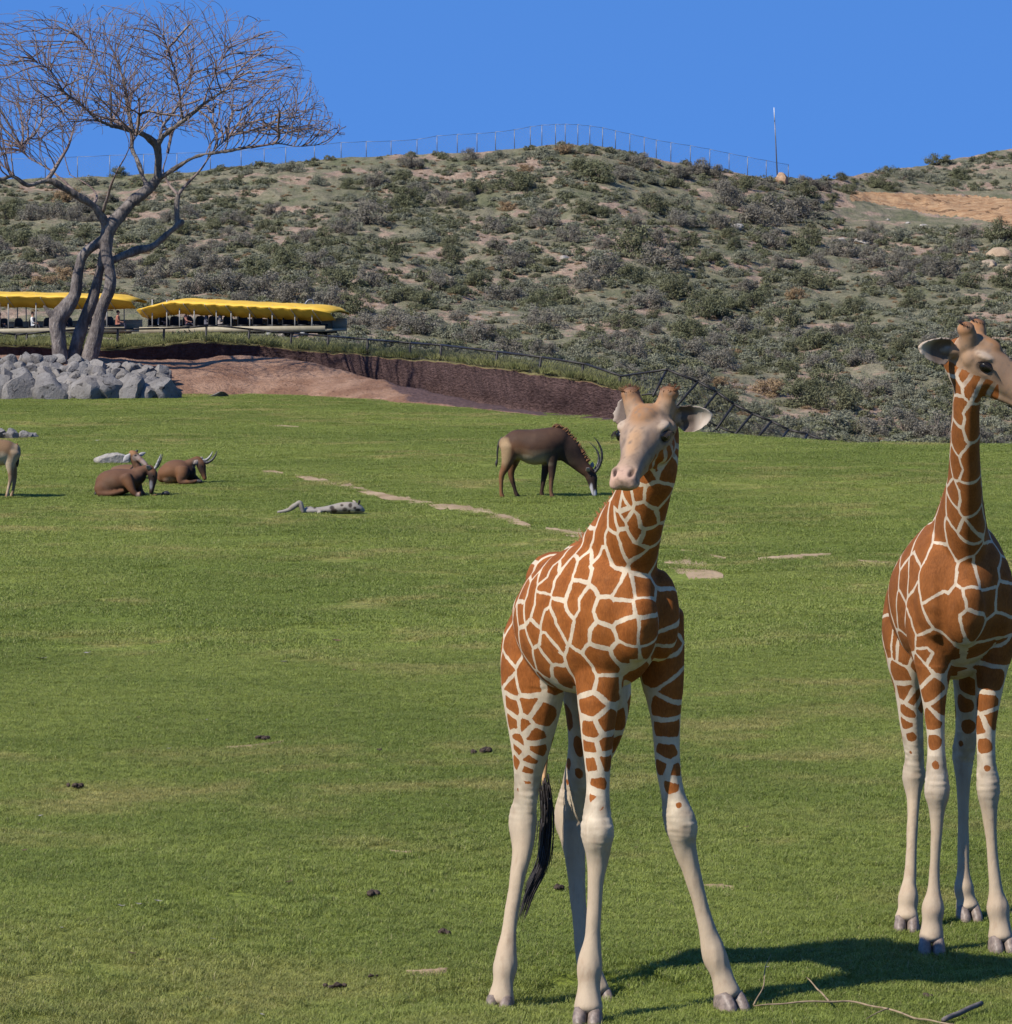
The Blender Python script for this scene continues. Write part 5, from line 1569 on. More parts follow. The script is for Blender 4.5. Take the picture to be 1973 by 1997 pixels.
beast('antelope', 'dark brown antelope standing with its curved horns lowered to graze', 'antelope', 'antelopes on the lawn', (1040, 971), cs, 69.6,
    [[(285, 380, 0, .13, 95), (400, 385, 0, .23, 185), (550, 395, 0, .26, 210), (700, 420, 0, .29, 240), (850, 400, 0, .27, 232), (980, 395, 0, .22, 238), (1080, 430, 0, .15, 190)],
     [(1010, 380, 0, .14, 190), (1140, 470, 0, .13, 165), (1250, 590, 0, .10, 125), (1340, 690, 0, .085, 95), (1420, 760, 0, .08, 80)],
     [(1400, 735, 0, .07, 70), (1455, 830, 0, .085, 78), (1470, 920, -.02, .06, 58), (1488, 1010, -.03, .045, 44), (1497, 1065, -.03, .04, 34)],
     [(370, 430, -.12, .12, 130), (350, 560, -.13, .10, 98), (310, 690, -.13, .07, 62), (262, 790, -.13, .05, 42), (252, 930, -.13, .034, 27), (256, 1040, -.13, .036, 30), (275, 1092, -.13, .04, 34)],
     [(430, 430, .12, .12, 130), (420, 580, .13, .10, 92), (395, 700, .13, .065, 55), (385, 800, .13, .05, 42), (428, 960, .13, .034, 27), (455, 1045, .13, .036, 30), (490, 1096, .13, .04, 36)],
     [(900, 470, -.12, .10, 130), (930, 640, -.12, .07, 66), (925, 800, -.12, .05, 44), (918, 880, -.12, .04, 33), (915, 1010, -.12, .034, 27), (935, 1090, -.12, .042, 36)],
     [(870, 500, .12, .10, 120), (850, 660, .12, .07, 62), (825, 800, .12, .05, 44), (805, 930, .12, .036, 30), (790, 1030, .12, .034, 29), (810, 1088, .12, .042, 38)]],
    [(960, 220, 0, .14, .07, .09)],
    [(400, 620, 260, 260, RU, .75), (290, 470, 90, 190, (.26, .175, .09), .95), (250, 900, 90, 240, (.17, .078, .03), .9), (700, 640, 230, 45, CR, 1.0), (560, 570, 120, 60, CR, .8), (1150, 560, 220, 220, DK, .85), (980, 560, 150, 220, DK, .6), (850, 900, 90, 260, DK, .7), (925, 960, 50, 150, (.17, .085, .04), .6),
     (440, 1000, 80, 170, DK, .8), (1470, 930, 110, 160, DK, .95), (1450, 1000, 26, 90, (.45, .43, .42), .9), (1500, 1040, 24, 60, (.42, .42, .43), .9), (650, 260, 200, 100, (.06, .035, .022), .5), (270, 1100, 60, 22, (.02, .016, .014), 1), (480, 1105, 60, 24, (.02, .016, .014), 1), (810, 1095, 60, 24, (.02, .016, .014), 1), (930, 1095, 60, 24, (.02, .016, .014), 1)],
    BR, under=(.55, .95, CR), extras=[
        ('horn', M_HORN, 'tube', [(1500, 760, -.05, 22), (1560, 670, -.06, 20), (1592, 560, -.08, 17), (1580, 450, -.10, 14), (1540, 360, -.12, 9), (1482, 285, -.14, 3)]),
        ('horn', M_HORN, 'tube', [(1490, 740, .05, 22), (1535, 660, .07, 19), (1553, 570, .09, 16), (1535, 490, .10, 13), (1490, 420, .11, 8), (1425, 358, .12, 3)]),
        ('ear', M_EAR, 'leaf', ((1425, 740, -.06), (1385, 700, -.16), 34)), ('ear', M_EAR, 'leaf', ((1455, 700, .05), (1470, 620, .14), 28)),
        ('mane', M_RUST, 'hair', ([(930, 160, 0), (1060, 200, 0), (1180, 320, 0), (1290, 470, 0), (1390, 640, 0)], 60, 330, (.72, .69))),
        ('tail', M_TUFT, 'tube', [(270, 290, 0, 14), (225, 360, 0, 14), (205, 470, 0, 12), (200, 590, 0, 9)]),
        ('tail_tuft', M_TUFT, 'tube', [(200, 585, 0, 10), (192, 630, 0, 17), (188, 660, 0, 14), (184, 690, 0, 3)]),
        ('eye', M_EYE, 'ball', (1440, 800, -.085, 11))])
ca = lambda x, y: (180 + x / 7.342, 860 + y / 7.342)
LB_, LR = (.095, .042, .019), (.115, .050, .020)
beast('antelope', 'reddish brown antelope lying with its dark head bent down to its foreleg', 'antelope', 'antelopes on the lawn', (262, 970), ca, 69.9,
    [[(95, 700, 0, .12, 80), (190, 610, 0, .25, 165), (330, 590, 0, .29, 190), (480, 570, 0, .27, 175), (620, 530, 0, .21, 130), (700, 490, 0, .15, 95)],
     [(600, 500, 0, .14, 110), (720, 430, -.02, .10, 80), (810, 400, -.04, .08, 62), (850, 410, -.06, .07, 54)],
     [(835, 400, -.05, .06, 46), (862, 470, -.08, .085, 72), (866, 560, -.10, .07, 60), (856, 650, -.13, .05, 42), (848, 705, -.15, .045, 36), (846, 745, -.15, .04, 32)],
     [(110, 745, -.20, .07, 60), (230, 760, -.26, .055, 42), (340, 745, -.28, .04, 34), (450, 715, -.26, .03, 24)],
     [(480, 520, -.22, .09, 90), (530, 620, -.27, .075, 75), (590, 730, -.30, .055, 48), (670, 790, -.30, .04, 32), (685, 740, -.32, .035, 26)],
     [(640, 600, .15, .08, 70), (690, 720, .1, .05, 45), (780, 790, .0, .04, 28), (900, 785, -.02, .035, 24), (1010, 765, -.02, .035, 24)]],
    [(180, 680, -.16, .19, .12, .15)],
    [(760, 520, 130, 120, DK, .9), (860, 620, 70, 170, DK, .95), (850, 620, 28, 60, (.13, .13, .135), .9), (460, 440, 330, 60, (.10, .05, .028), .7), (520, 640, 90, 140, LR, .8), (680, 770, 34, 60, (.32, .22, .17), .9), (260, 600, 100, 90, (.10, .058, .034), .5), (900, 790, 150, 30, (.20, .10, .05), .9), (160, 790, 150, 40, (.07, .035, .02), .6)],
    LB_, extras=[
        ('horn', M_HORNP, 'tube', [(868, 410, -.06, 22), (905, 380, -.06, 21), (945, 290, -.07, 17), (982, 190, -.08, 5)]), ('horn', M_HORN, 'tube', [(872, 405, .02, 22), (925, 370, .03, 21), (975, 280, .04, 16), (1006, 190, .05, 5)]),
        ('ear', M_EAR, 'leaf', ((838, 410, -.09), (770, 350, -.18), 36)), ('ear', M_EAR, 'leaf', ((870, 400, .03), (905, 470, .12), 30)), ('eye', M_EYE, 'ball', (868, 500, -.17, 10)), ('tail', M_TUFT, 'tube', [(85, 620, .05, 14), (50, 700, .05, 12), (45, 770, .02, 14)]), ('hoof', M_HORN, 'tube', [(1005, 760, -.02, 26), (1060, 745, -.02, 34), (1105, 760, -.02, 18)])])
beast('antelope', 'chestnut antelope lying with its striped horns swept back beside another', 'antelope', 'antelopes on the lawn', (355, 944), ca, 73.2,
    [[(985, 540, 0, .12, 70), (1040, 480, 0, .24, 120), (1150, 440, 0, .28, 165), (1290, 440, 0, .27, 165), (1400, 450, 0, .19, 120)],
     [(1340, 370, 0, .13, 95), (1430, 310, 0, .095, 66), (1500, 270, -.02, .075, 54), (1535, 280, -.04, .065, 48)],
     [(1515, 265, -.04, .055, 42), (1555, 340, -.07, .08, 68), (1575, 420, -.09, .065, 54), (1598, 500, -.11, .045, 36), (1612, 545, -.12, .038, 30)],
     [(1300, 400, -.24, .085, 100), (1290, 480, -.28, .08, 95), (1260, 580, -.30, .05, 44), (1390, 590, -.32, .04, 32), (1500, 570, -.32, .035, 26)],
     [(1380, 470, .1, .07, 60), (1470, 530, .05, .05, 45), (1540, 580, .0, .04, 28)]],
    [(1090, 500, -.1, .14, .14, .14)],
    [(1480, 400, 140, 150, DK, .95), (1460, 330, 26, 60, (.16, .15, .145), .8), (1440, 480, 60, 90, DK, .9), (1120, 560, 90, 60, (.26, .17, .11), .8), (1250, 300, 220, 60, (.11, .055, .03), .7), (1290, 560, 60, 90, (.10, .05, .03), .6), (1540, 590, 60, 40, (.03, .02, .016), .9)],
    LR, extras=[
        ('horn', M_HORN, 'tube', [(1545, 290, -.07, 23), (1640, 310, -.08, 22), (1735, 250, -.09, 17), (1788, 145, -.09, 4)]), ('horn', M_HORNP, 'tube', [(1545, 280, .02, 22), (1630, 270, .03, 20), (1690, 215, .04, 14), (1722, 150, .05, 4)]),
        ('ear', M_EAR, 'leaf', ((1520, 280, -.08), (1450, 330, -.17), 36)), ('ear', M_EAR, 'leaf', ((1545, 270, .03), (1580, 230, .14), 28)), ('eye', M_EYE, 'ball', (1562, 360, -.15, 10)), ('hoof', M_HORN, 'tube', [(1500, 570, -.32, 24), (1550, 580, -.32, 28), (1580, 590, -.32, 10)])])
beast('antelope', 'antelope lying behind the others with a pale ear raised towards the bank', 'antelope', 'antelopes on the lawn', (262, 925), ca, 74.5,
    [[(330, 420, .3, .14, 60), (450, 430, .2, .22, 95), (600, 440, .1, .22, 100), (720, 440, .0, .17, 85)],
     [(690, 440, 0, .12, 75), (640, 350, -.04, .085, 60), (590, 260, -.06, .075, 52), (575, 205, -.06, .07, 50)],
     [(555, 165, -.05, .06, 40), (600, 195, -.08, .075, 56), (660, 245, -.12, .065, 46), (730, 305, -.18, .05, 38), (785, 360, -.22, .042, 30)]],
    [], [(560, 150, 90, 50, (.22, .11, .045), .9), (640, 230, 60, 50, (.26, .20, .17), .8), (740, 310, 60, 70, (.25, .19, .165), .9), (630, 200, 22, 16, (.015, .012, .01), 1), (660, 330, 36, 50, (.20, .10, .06), .9), (500, 260, 40, 40, (.30, .24, .18), .8)],
    (.12, .062, .032), extras=[('ear', M_EARW, 'leaf', ((545, 190, -.10), (440, 300, -.16), 44)), ('ear', M_EARW, 'leaf', ((650, 215, .06), (765, 165, .12), 30)), ('horn_stub', M_HORN, 'tube', [(620, 170, 0, 16), (640, 140, 0, 18), (645, 125, 0, 8)])])
cl = lambda x, y: (x / 4.339, 840 + y / 4.339)
beast('antelope', 'tan antelope standing with its rump and dark tail tip beside the row of stones', 'antelope', 'antelopes on the lawn', (0, 971), cl, 69.6,
    [[(135, 170, 0, .13, 60), (80, 175, 0, .21, 95), (0, 185, 0, .24, 112), (-150, 190, 0, .26, 118), (-300, 180, 0, .24, 115), (-380, 180, 0, .15, 85)],
     [(-350, 160, 0, .13, 75), (-430, 90, 0, .10, 55), (-480, 20, 0, .08, 42), (-540, 10, 0, .07, 34), (-600, 45, 0, .045, 22)],
     [(100, 190, -.10, .11, 75), (85, 270, -.11, .08, 50), (90, 350, -.11, .05, 27), (88, 420, -.11, .036, 20), (70, 490, -.11, .028, 14), (58, 545, -.11, .032, 16), (52, 568, -.11, .034, 17)],
     [(110, 190, .10, .11, 70), (105, 280, .11, .08, 44), (120, 370, .11, .05, 26), (122, 420, .11, .036, 19), (112, 500, .11, .028, 14), (98, 548, .11, .032, 16), (95, 566, .11, .034, 17)],
     [(-330, 230, -.11, .09, 60), (-330, 350, -.11, .05, 30), (-330, 450, -.11, .035, 17), (-335, 545, -.11, .032, 16), (-340, 568, -.11, .034, 18)],
     [(-310, 230, .11, .09, 60), (-300, 350, .11, .05, 30), (-300, 450, .11, .035, 17), (-300, 545, .11, .032, 16), (-306, 566, .11, .034, 18)]],
    [], [(40, 270, 70, 90, (.42, .34, .23), .75), (100, 440, 30, 90, (.20, .14, .09), .8), (75, 500, 16, 80, (.40, .30, .20), .8), (140, 200, 40, 120, (.36, .28, .18), .5)],
    (.17, .10, .05), under=(.4, 1.0, (.45, .38, .28)), extras=[
        ('tail', M_RUST, 'tube', [(140, 110, 0, 12), (155, 160, 0, 12), (152, 240, 0, 10)]), ('tail_tuft', M_TUFT, 'tube', [(152, 238, 0, 11), (148, 270, 0, 13), (146, 305, 0, 7)]),
        ('horn', M_HORN, 'tube', [(-500, -20, -.05, 9), (-480, -90, -.06, 8), (-450, -150, -.06, 3)]), ('horn', M_HORN, 'tube', [(-500, -20, .05, 9), (-480, -90, .06, 8), (-450, -150, .06, 3)]), ('ear', M_EAR, 'leaf', ((-490, 0, -.06), (-450, -20, -.16), 16))])
cp = lambda x, y: (530 + x / 9.09, 960 + y / 9.09)
SPW, SPD = (.23, .205, .17), (.03, .024, .02)
beast('spotted_calf', 'small pale animal with dark spots stretched out flat on the lawn', 'animal', None, (620, 1003), cp, 65.6,
    [[(560, 335, 0, .055, 45), (750, 325, 0, .075, 55), (900, 315, 0, .085, 58), (1050, 300, 0, .10, 75), (1250, 275, 0, .12, 98), (1450, 275, 0, .12, 98), (1560, 300, 0, .09, 72), (1620, 330, 0, .05, 40)],
     [(560, 345, -.05, .035, 36), (525, 260, -.06, .04, 46), (495, 185, -.06, .038, 42), (430, 225, -.06, .04, 46), (360, 270, -.06, .04, 48), (300, 310, -.06, .03, 36), (200, 338, -.06, .025, 30), (110, 352, -.06, .022, 25)],
     [(600, 300, .06, .03, 34), (720, 300, .02, .03, 30), (860, 340, -.08, .03, 28), (820, 375, -.1, .03, 26)]],
    [(660, 280, .05, .07, .05, .03)],
    [(760, 250, 36, 40, SPD, 1), (630, 245, 40, 22, SPD, 1), (950, 350, 42, 34, SPD, 1), (1070, 265, 46, 36, SPD, 1), (1110, 320, 60, 42, SPD, 1), (1245, 222, 28, 22, SPD, 1), (1300, 300, 46, 42, SPD, .9), (1395, 225, 36, 42, SPD, 1), (1380, 330, 34, 28, SPD, 1), (1475, 270, 28, 24, SPD, 1), (1530, 305, 46, 26, SPD, 1),
     (1300, 170, 90, 40, (.28, .23, .18), .7), (480, 250, 40, 60, (.14, .11, .08), .7), (700, 340, 120, 40, (.27, .24, .22), .6), (1430, 330, 40, 40, (.45, .40, .30), .8), (330, 250, 40, 50, (.20, .17, .13), .6)],
    SPW, voxel=.009, smooth=3, extras=[('ear', M_TUFT, 'leaf', ((1530, 220, -.04), (1565, 130, -.08), 24)), ('ear', M_EAR, 'leaf', ((1500, 210, .05), (1430, 140, .08), 26))])
# ------------------------------------------------------------------ shrubs on the hill
def foliage_material(name, a, b, tw, trans=.25):
    t = NT(name)
    oi = t.node('ShaderNodeObjectInfo')
    tone = t.attr('tone').outputs['Fac']
    n = t.noise(t.pos(), .9, 3)
    c = t.mix(tone, a, b)
    c = t.mix(t.ss(oi.outputs['Random'], 0, 1, 0, .5), c, t.mix(.5, c, tw))
    c = t.mix(t.ss(n, .35, .7, 0, .35), c, tuple(x * 1.5 for x in b))
    t.done(c, .75, .15)
    tr = t.node('ShaderNodeBsdfTranslucent'); t.l.new(c, tr.inputs['Color'])
    mx = t.node('ShaderNodeMixShader'); mx.inputs[0].default_value = trans
    t.l.new(t.b.outputs[0], mx.inputs[1]); t.l.new(tr.outputs[0], mx.inputs[2]); t.l.new(mx.outputs[0], t.out.inputs['Surface'])
    return t.m
M_OLIVE = foliage_material('olive_leaves', (.074, .078, .038), (.155, .156, .084), (.13, .115, .07))
M_GREY = foliage_material('grey_brush', (.105, .096, .072), (.20, .182, .142), (.15, .12, .085))
M_SAGE = foliage_material('sage_leaves', (.115, .120, .076), (.215, .215, .148), (.19, .165, .11))
M_STRAW = foliage_material('dry_brush', (.16, .105, .055), (.29, .205, .115), (.22, .15, .08))
M_BGRASS = foliage_material('rank_grass', (.10, .115, .035), (.20, .195, .075), (.22, .18, .09))
M_STICK = simple('shrub_wood', (.13, .105, .088), .85, .3, 4, .1)
def shrub_mesh(name, seed, nleaf, leaf, squat, twiggy, mat):
    r = np.random.default_rng(seed)
    # clumps spread through a dome, leaves spread through the clumps
    nc = 26
    C = []
    while len(C) < nc:
        q = r.uniform(-1, 1, 3); q[2] = abs(q[2])
        if .25 < np.linalg.norm(q) < 1.0: C.append(q * np.array((1, 1, squat)) * r.uniform(.75, 1.05))
    C = np.array(C); cr = r.uniform(.18, .38, nc); ct = r.uniform(0, 1, nc)
    ci = r.integers(0, nc, nleaf)
    d = r.normal(0, 1, (nleaf, 3)); d /= np.linalg.norm(d, axis=1)[:, None]
    P = C[ci] + d * (cr[ci] * r.random(nleaf) ** .45)[:, None] * np.array((1, 1, .8))
    P[:, 2] = np.abs(P[:, 2]) * .97
    n = d + r.normal(0, .6, (nleaf, 3)) + np.array((0, 0, .4)); n /= np.linalg.norm(n, axis=1)[:, None]
    a = np.cross(n, r.normal(0, 1, (nleaf, 3))); a /= np.linalg.norm(a, axis=1)[:, None]
    b = np.cross(n, a)
    sz = leaf * r.uniform(.6, 1.4, nleaf)
    el = 1.0 + 2.2 * twiggy * r.random(nleaf)
    V = np.stack([P - a * (sz * el)[:, None], P + b * (sz * .55)[:, None], P + a * (sz * el)[:, None], P - b * (sz * .55)[:, None]], 1).reshape(-1, 3)
    V[:, 2] = np.maximum(V[:, 2], -.03)
    i = np.arange(nleaf) * 4
    F = [tuple(x) for x in np.c_[i, i + 1, i + 2, i + 3]]
    tone = np.repeat(np.clip(ct[ci] * .6 + r.uniform(0, .4, nleaf), 0, 1), 4)
    nl = len(F); tubes = []
    for k in range(int(14 + 30 * twiggy)):
        q = C[r.integers(0, nc)]
        tip = q * r.uniform(1.0, 1.0 + .25 * twiggy)
        mid = q * .5 + r.normal(0, .06, 3) + np.array((0, 0, .05))
        tubes.append(tube([np.array((r.normal(0, .06), r.normal(0, .06), -.05)), mid, tip], [.028, .016, .006], 3, cap=False))
    Vt, Ft = join(tubes)
    Vj, Fj = join([(V, F), (Vt, Ft)])
    me = mesh_np(name, Vj, Fj, smooth=False)
    attr_f(me, 'tone', np.concatenate([tone, np.full(len(Vt), .5)]))
    me.materials.append(mat); me.materials.append(M_STICK)
    mi = np.zeros(len(me.polygons), np.int32); mi[nl:] = 1
    me.polygons.foreach_set('material_index', mi)
    return me
KINDS = {
    'olive': ([shrub_mesh('shrub', 200 + i, 3600, .034, 1.05, .3, M_OLIVE) for i in range(4)], 'dark olive rounded shrub among others on the dry hillside', 'dark olive shrubs on the hillside'),
    'grey': ([shrub_mesh('shrub', 220 + i, 3600, .030, 1.0, .6, M_GREY) for i in range(4)], 'grey brown twiggy shrub among others on the dry hillside', 'grey twiggy shrubs on the hillside'),
    'sage': ([shrub_mesh('shrub', 240 + i, 3200, .032, .75, .5, M_SAGE) for i in range(3)], 'low pale sage green shrub among others on the dry hillside', 'pale sage shrubs on the hillside'),
    'straw': ([shrub_mesh('shrub', 260 + i, 2800, .032, .85, .7, M_STRAW) for i in range(2)], 'rusty straw coloured dry shrub among others on the hillside', 'rusty dry shrubs on the hillside'),
}
occupied = []
def add_shrub(px, py, rpx, kind, hs=1.0):
    p_ = on_hill(px, min(py, 915))
    if p_ is None: return None
    r_ = rpx * mpp(p_.y)
    meshes, lab, grp = KINDS[kind]
    o = bpy.data.objects.new('shrub', random.choice(meshes)); COL.objects.link(o)
    o.location = (p_.x, p_.y, p_.z - .05 * r_)
    o.scale = (r_ * random.uniform(.9, 1.15), r_ * random.uniform(.85, 1.1), r_ * hs * random.uniform(.85, 1.1))
    o.rotation_euler = (0, 0, random.uniform(0, 6.28))
    sk_ = np.interp(px, [0, 300, 640, 900, 1110, 1320, 1525, 1620, 1973], [362, 348, 315, 305, 283, 325, 358, 358, 300])
    if py < sk_ + 45: zone = 'right under the ridge fence' if px < 1545 else 'on the crest above the sandy cut'
    elif px > 1540 and py < 560: zone = 'around the sandy cut'
    elif px < 680 and py > 480: zone = 'just above the yellow canopies'
    elif px < 680: zone = 'on the slope behind the bare tree'
    elif py > 730: zone = 'at the foot of the hill beyond the lawn'
    elif py > 590: zone = 'on the lower slope above the pipe fence'
    else: zone = 'midway up the open slope below the ridge'
    size = 'large' if rpx >= 40 else 'small'
    lab = lab.replace(' among others on the dry hillside', '').replace(' among others on the hillside', '').replace('low ', '')
    tag(o, size + ' ' + lab + ' ' + zone, 'shrub', grp + ' ' + size + ' ' + zone)
    occupied.append((px, py, rpx))
    return o
K_ = 1.0335
# the big ones, set where the photograph shows them: (x, y of the foot, half width, kind) in photo pixels
BIG = [(715, 438, 52, 'grey'), (795, 402, 40, 'olive'), (815, 378, 30, 'grey'), (1010, 372, 46, 'olive'), (1165, 352, 52, 'olive'), (1130, 335, 34, 'olive'), (1210, 350, 28, 'grey'), (895, 405, 26, 'olive'), (965, 450, 36, 'grey'), (1060, 440, 40, 'grey'), (1110, 470, 34, 'grey'), (1000, 520, 42, 'grey'),
       (985, 590, 44, 'grey'), (1060, 640, 48, 'grey'), (930, 560, 38, 'olive'), (1230, 500, 62, 'olive'), (1290, 520, 55, 'grey'), (1180, 540, 46, 'grey'), (1270, 410, 42, 'olive'), (1330, 440, 40, 'grey'), (1345, 480, 34, 'olive'), (1420, 400, 46, 'grey'), (1520, 430, 58, 'grey'), (1560, 420, 44, 'grey'), (1480, 440, 46, 'grey'),
       (1450, 370, 34, 'olive'), (1390, 345, 30, 'grey'), (1500, 480, 40, 'grey'), (1560, 500, 44, 'olive'), (1640, 500, 46, 'grey'), (1700, 520, 40, 'grey'), (1580, 560, 46, 'olive'), (1420, 540, 34, 'sage'), (1470, 600, 34, 'olive'), (1380, 620, 50, 'olive'), (1440, 650, 44, 'grey'), (1340, 690, 46, 'grey'), (1400, 720, 52, 'grey'),
       (1530, 640, 44, 'olive'), (1590, 680, 42, 'olive'), (1640, 660, 34, 'grey'), (1780, 600, 38, 'olive'), (1840, 540, 42, 'grey'), (1890, 560, 38, 'olive'), (1960, 470, 46, 'olive'), (1600, 720, 40, 'grey'), (1680, 710, 40, 'grey'), (1760, 690, 36, 'olive'), (1820, 720, 44, 'olive'), (1900, 660, 34, 'olive'), (1560, 790, 62, 'olive'),
       (1640, 800, 56, 'olive'), (1500, 770, 44, 'straw'), (1410, 760, 42, 'straw'), (1620, 840, 56, 'sage'), (1700, 850, 46, 'grey'), (1540, 840, 48, 'sage'), (1760, 840, 50, 'grey'), (1830, 860, 56, 'grey'), (1920, 870, 50, 'grey'), (1700, 770, 40, 'grey'), (1780, 780, 40, 'sage'), (1480, 810, 44, 'sage'),
       (500, 540, 46, 'olive'), (430, 530, 44, 'grey'), (380, 520, 44, 'grey'), (560, 520, 40, 'olive'), (620, 520, 40, 'grey'), (470, 480, 34, 'grey'), (420, 450, 30, 'olive'), (520, 450, 28, 'olive'), (330, 540, 46, 'grey'), (290, 560, 46, 'grey'), (250, 540, 44, 'grey'), (440, 570, 52, 'grey'), (520, 580, 54, 'grey'), (580, 590, 50, 'grey'),
       (640, 600, 46, 'grey'), (380, 575, 48, 'grey'), (100, 425, 40, 'grey'), (60, 430, 36, 'grey'), (140, 430, 34, 'grey'), (160, 470, 36, 'olive'), (40, 480, 44, 'olive'), (100, 500, 42, 'grey'), (30, 540, 40, 'grey'), (130, 545, 40, 'straw'), (80, 560, 34, 'straw'), (230, 345, 26, 'olive'), (445, 325, 36, 'olive'), (400, 330, 26, 'sage'), (570, 335, 34, 'sage'),
       (620, 360, 26, 'sage'), (660, 560, 44, 'olive'), (720, 560, 40, 'grey'), (690, 610, 44, 'olive'), (760, 500, 40, 'olive'), (640, 510, 40, 'olive'), (820, 600, 40, 'olive'), (760, 640, 48, 'grey'), (820, 650, 50, 'grey'), (880, 660, 46, 'sage'), (930, 670, 44, 'grey'), (990, 690, 42, 'grey'), (700, 640, 40, 'grey'), (860, 560, 38, 'grey'),
       (830, 470, 34, 'sage'), (880, 480, 30, 'olive'), (720, 470, 26, 'sage'), (650, 440, 26, 'sage'), (1100, 590, 40, 'olive'), (1150, 620, 42, 'sage'), (1210, 640, 44, 'olive'), (1260, 600, 44, 'grey'), (1310, 580, 44, 'olive'), (1170, 680, 40, 'grey'), (1230, 700, 44, 'grey'), (1120, 700, 40, 'sage'), (1290, 680, 36, 'sage'), (1060, 700, 38, 'grey'),
       (1260, 355, 26, 'sage'), (1310, 365, 26, 'olive'), (1100, 300, 30, 'straw'), (1150, 298, 26, 'sage'), (1060, 305, 30, 'sage'), (1220, 312, 26, 'sage'), (1940, 292, 34, 'olive'), (1915, 300, 26, 'olive'), (1830, 322, 28, 'olive'), (1870, 350, 26, 'olive'), (1740, 372, 24, 'olive'), (1730, 336, 18, 'olive'), (1655, 378, 24, 'olive'), (1640, 352, 18, 'olive'), (1600, 372, 26, 'grey'), (1570, 362, 24, 'grey'), (1790, 345, 20, 'sage')]
for b_ in BIG: add_shrub(*b_)
# the rest of the larger ones, scattered
tries = 0
while len(occupied) < 300 and tries < 6000:
    tries += 1
    px = random.uniform(-40, 2010); py = random.uniform(300, 895)
    sk = np.interp(px, [0, 300, 640, 900, 1110, 1320, 1525, 1620, 1973], [362, 348, 315, 305, 283, 325, 358, 358, 300])
    lo = np.interp(px, [0, 640, 660, 900, 1215, 1320, 1420, 1600, 1973], [585, 605, 640, 690, 745, 790, 850, 880, 890])
    if not (sk + 4 < py < lo): continue
    if px > 1640 and 365 < py < 448: continue
    if nz3(px * .006, py * .012, 2.0, 2) < -.12: continue
    r_ = random.uniform(20, 36) * (1 + .3 * (py - 350) / 400)
    if any((px - a) ** 2 + ((py - b) * 1.8) ** 2 < ((r_ + c) * .55) ** 2 for a, b, c in occupied): continue
    add_shrub(px, py, r_, random.choices(['olive', 'grey', 'sage', 'straw'], [.33, .36, .26, .05])[0])
# low scrub and dry tussocks between them: nobody could count these
def tuft_src(seed, mat, n=70, h=1.0, wide=.9):
    r = np.random.default_rng(seed)
    q = r.normal(0, .38 * wide, (n, 2)); L_ = h * r.uniform(.4, 1.0, n)
    base = np.c_[q, np.zeros(n)]; d = np.c_[q * .5 + r.normal(0, .25, (n, 2)), L_]
    s = np.c_[r.normal(0, 1, (n, 2)), r.normal(0, .3, n)]; s /= np.linalg.norm(s, axis=1)[:, None]; s *= .05
    V = np.stack([base - s, base + s, base + d * .6 + s * .8, base + d], 1).reshape(-1, 3); i = np.arange(n) * 4
    me = mesh_np('tuft', V, [tuple(x) for x in np.c_[i, i + 1, i + 2, i + 3]], smooth=False)
    attr_f(me, 'tone', np.repeat(r.random(n), 4)); me.materials.append(mat)
    return bpy.data.objects.new('tuft', me)
def hill_points(n, f, lo=-420, hi=2380):
    pts = []
    for _ in range(n * 8):
        if len(pts) >= n: break
        px = random.uniform(lo, hi) if lo < hi else random.choice((random.uniform(-700, -45), random.uniform(2015, 2600))); py = random.uniform(270, 915)
        if px < 640 and 612 < py < 668 and px > -400: continue
        q = on_hill(px, py)
        if q is None or q.y > 520: continue
        if px > 1640 and 372 < py < 445 : continue
        if random.random() > f(q.x, q.y, py): continue
        pts.append(tuple(q))
    return pts
cover = lambda x, y, py: min(1, max(.10, .55 + 1.1 * nz3(x * .09, y * .05, 3.0, 2)))
def scrub_src(seed, mat, sq, n=420):
    me = shrub_mesh('scrub', seed, n, .085, sq, .5, mat)
    return bpy.data.objects.new('scrub', me)
instancer('scrub', hill_points(7000, cover), [scrub_src(300 + i, M_SAGE, .6) for i in range(4)], .18, .72, M_SAGE, 'low sage green scrub covering the hillside between shrubs')
instancer('scrub', hill_points(3500, cover), [scrub_src(310 + i, M_OLIVE, .8) for i in range(4)], .2, .8, M_OLIVE, 'small dark olive scrub dotted over the hillside')
instancer('dry_grass', hill_points(3400, lambda x, y, py: .6), [scrub_src(320 + i, M_STRAW, .5) for i in range(3)], .12, .34, M_STRAW, 'dry straw coloured grass tufts over the hillside')
bs_ = [bpy.data.objects.new('brush', m) for m in KINDS['olive'][0][:3] + KINDS['grey'][0][:3]]
instancer('brush', hill_points(420, lambda x, y, py: .8, 1, 0), bs_, .7, 1.7, M_OLIVE, 'mixed brush on the hillside flanks to either side')
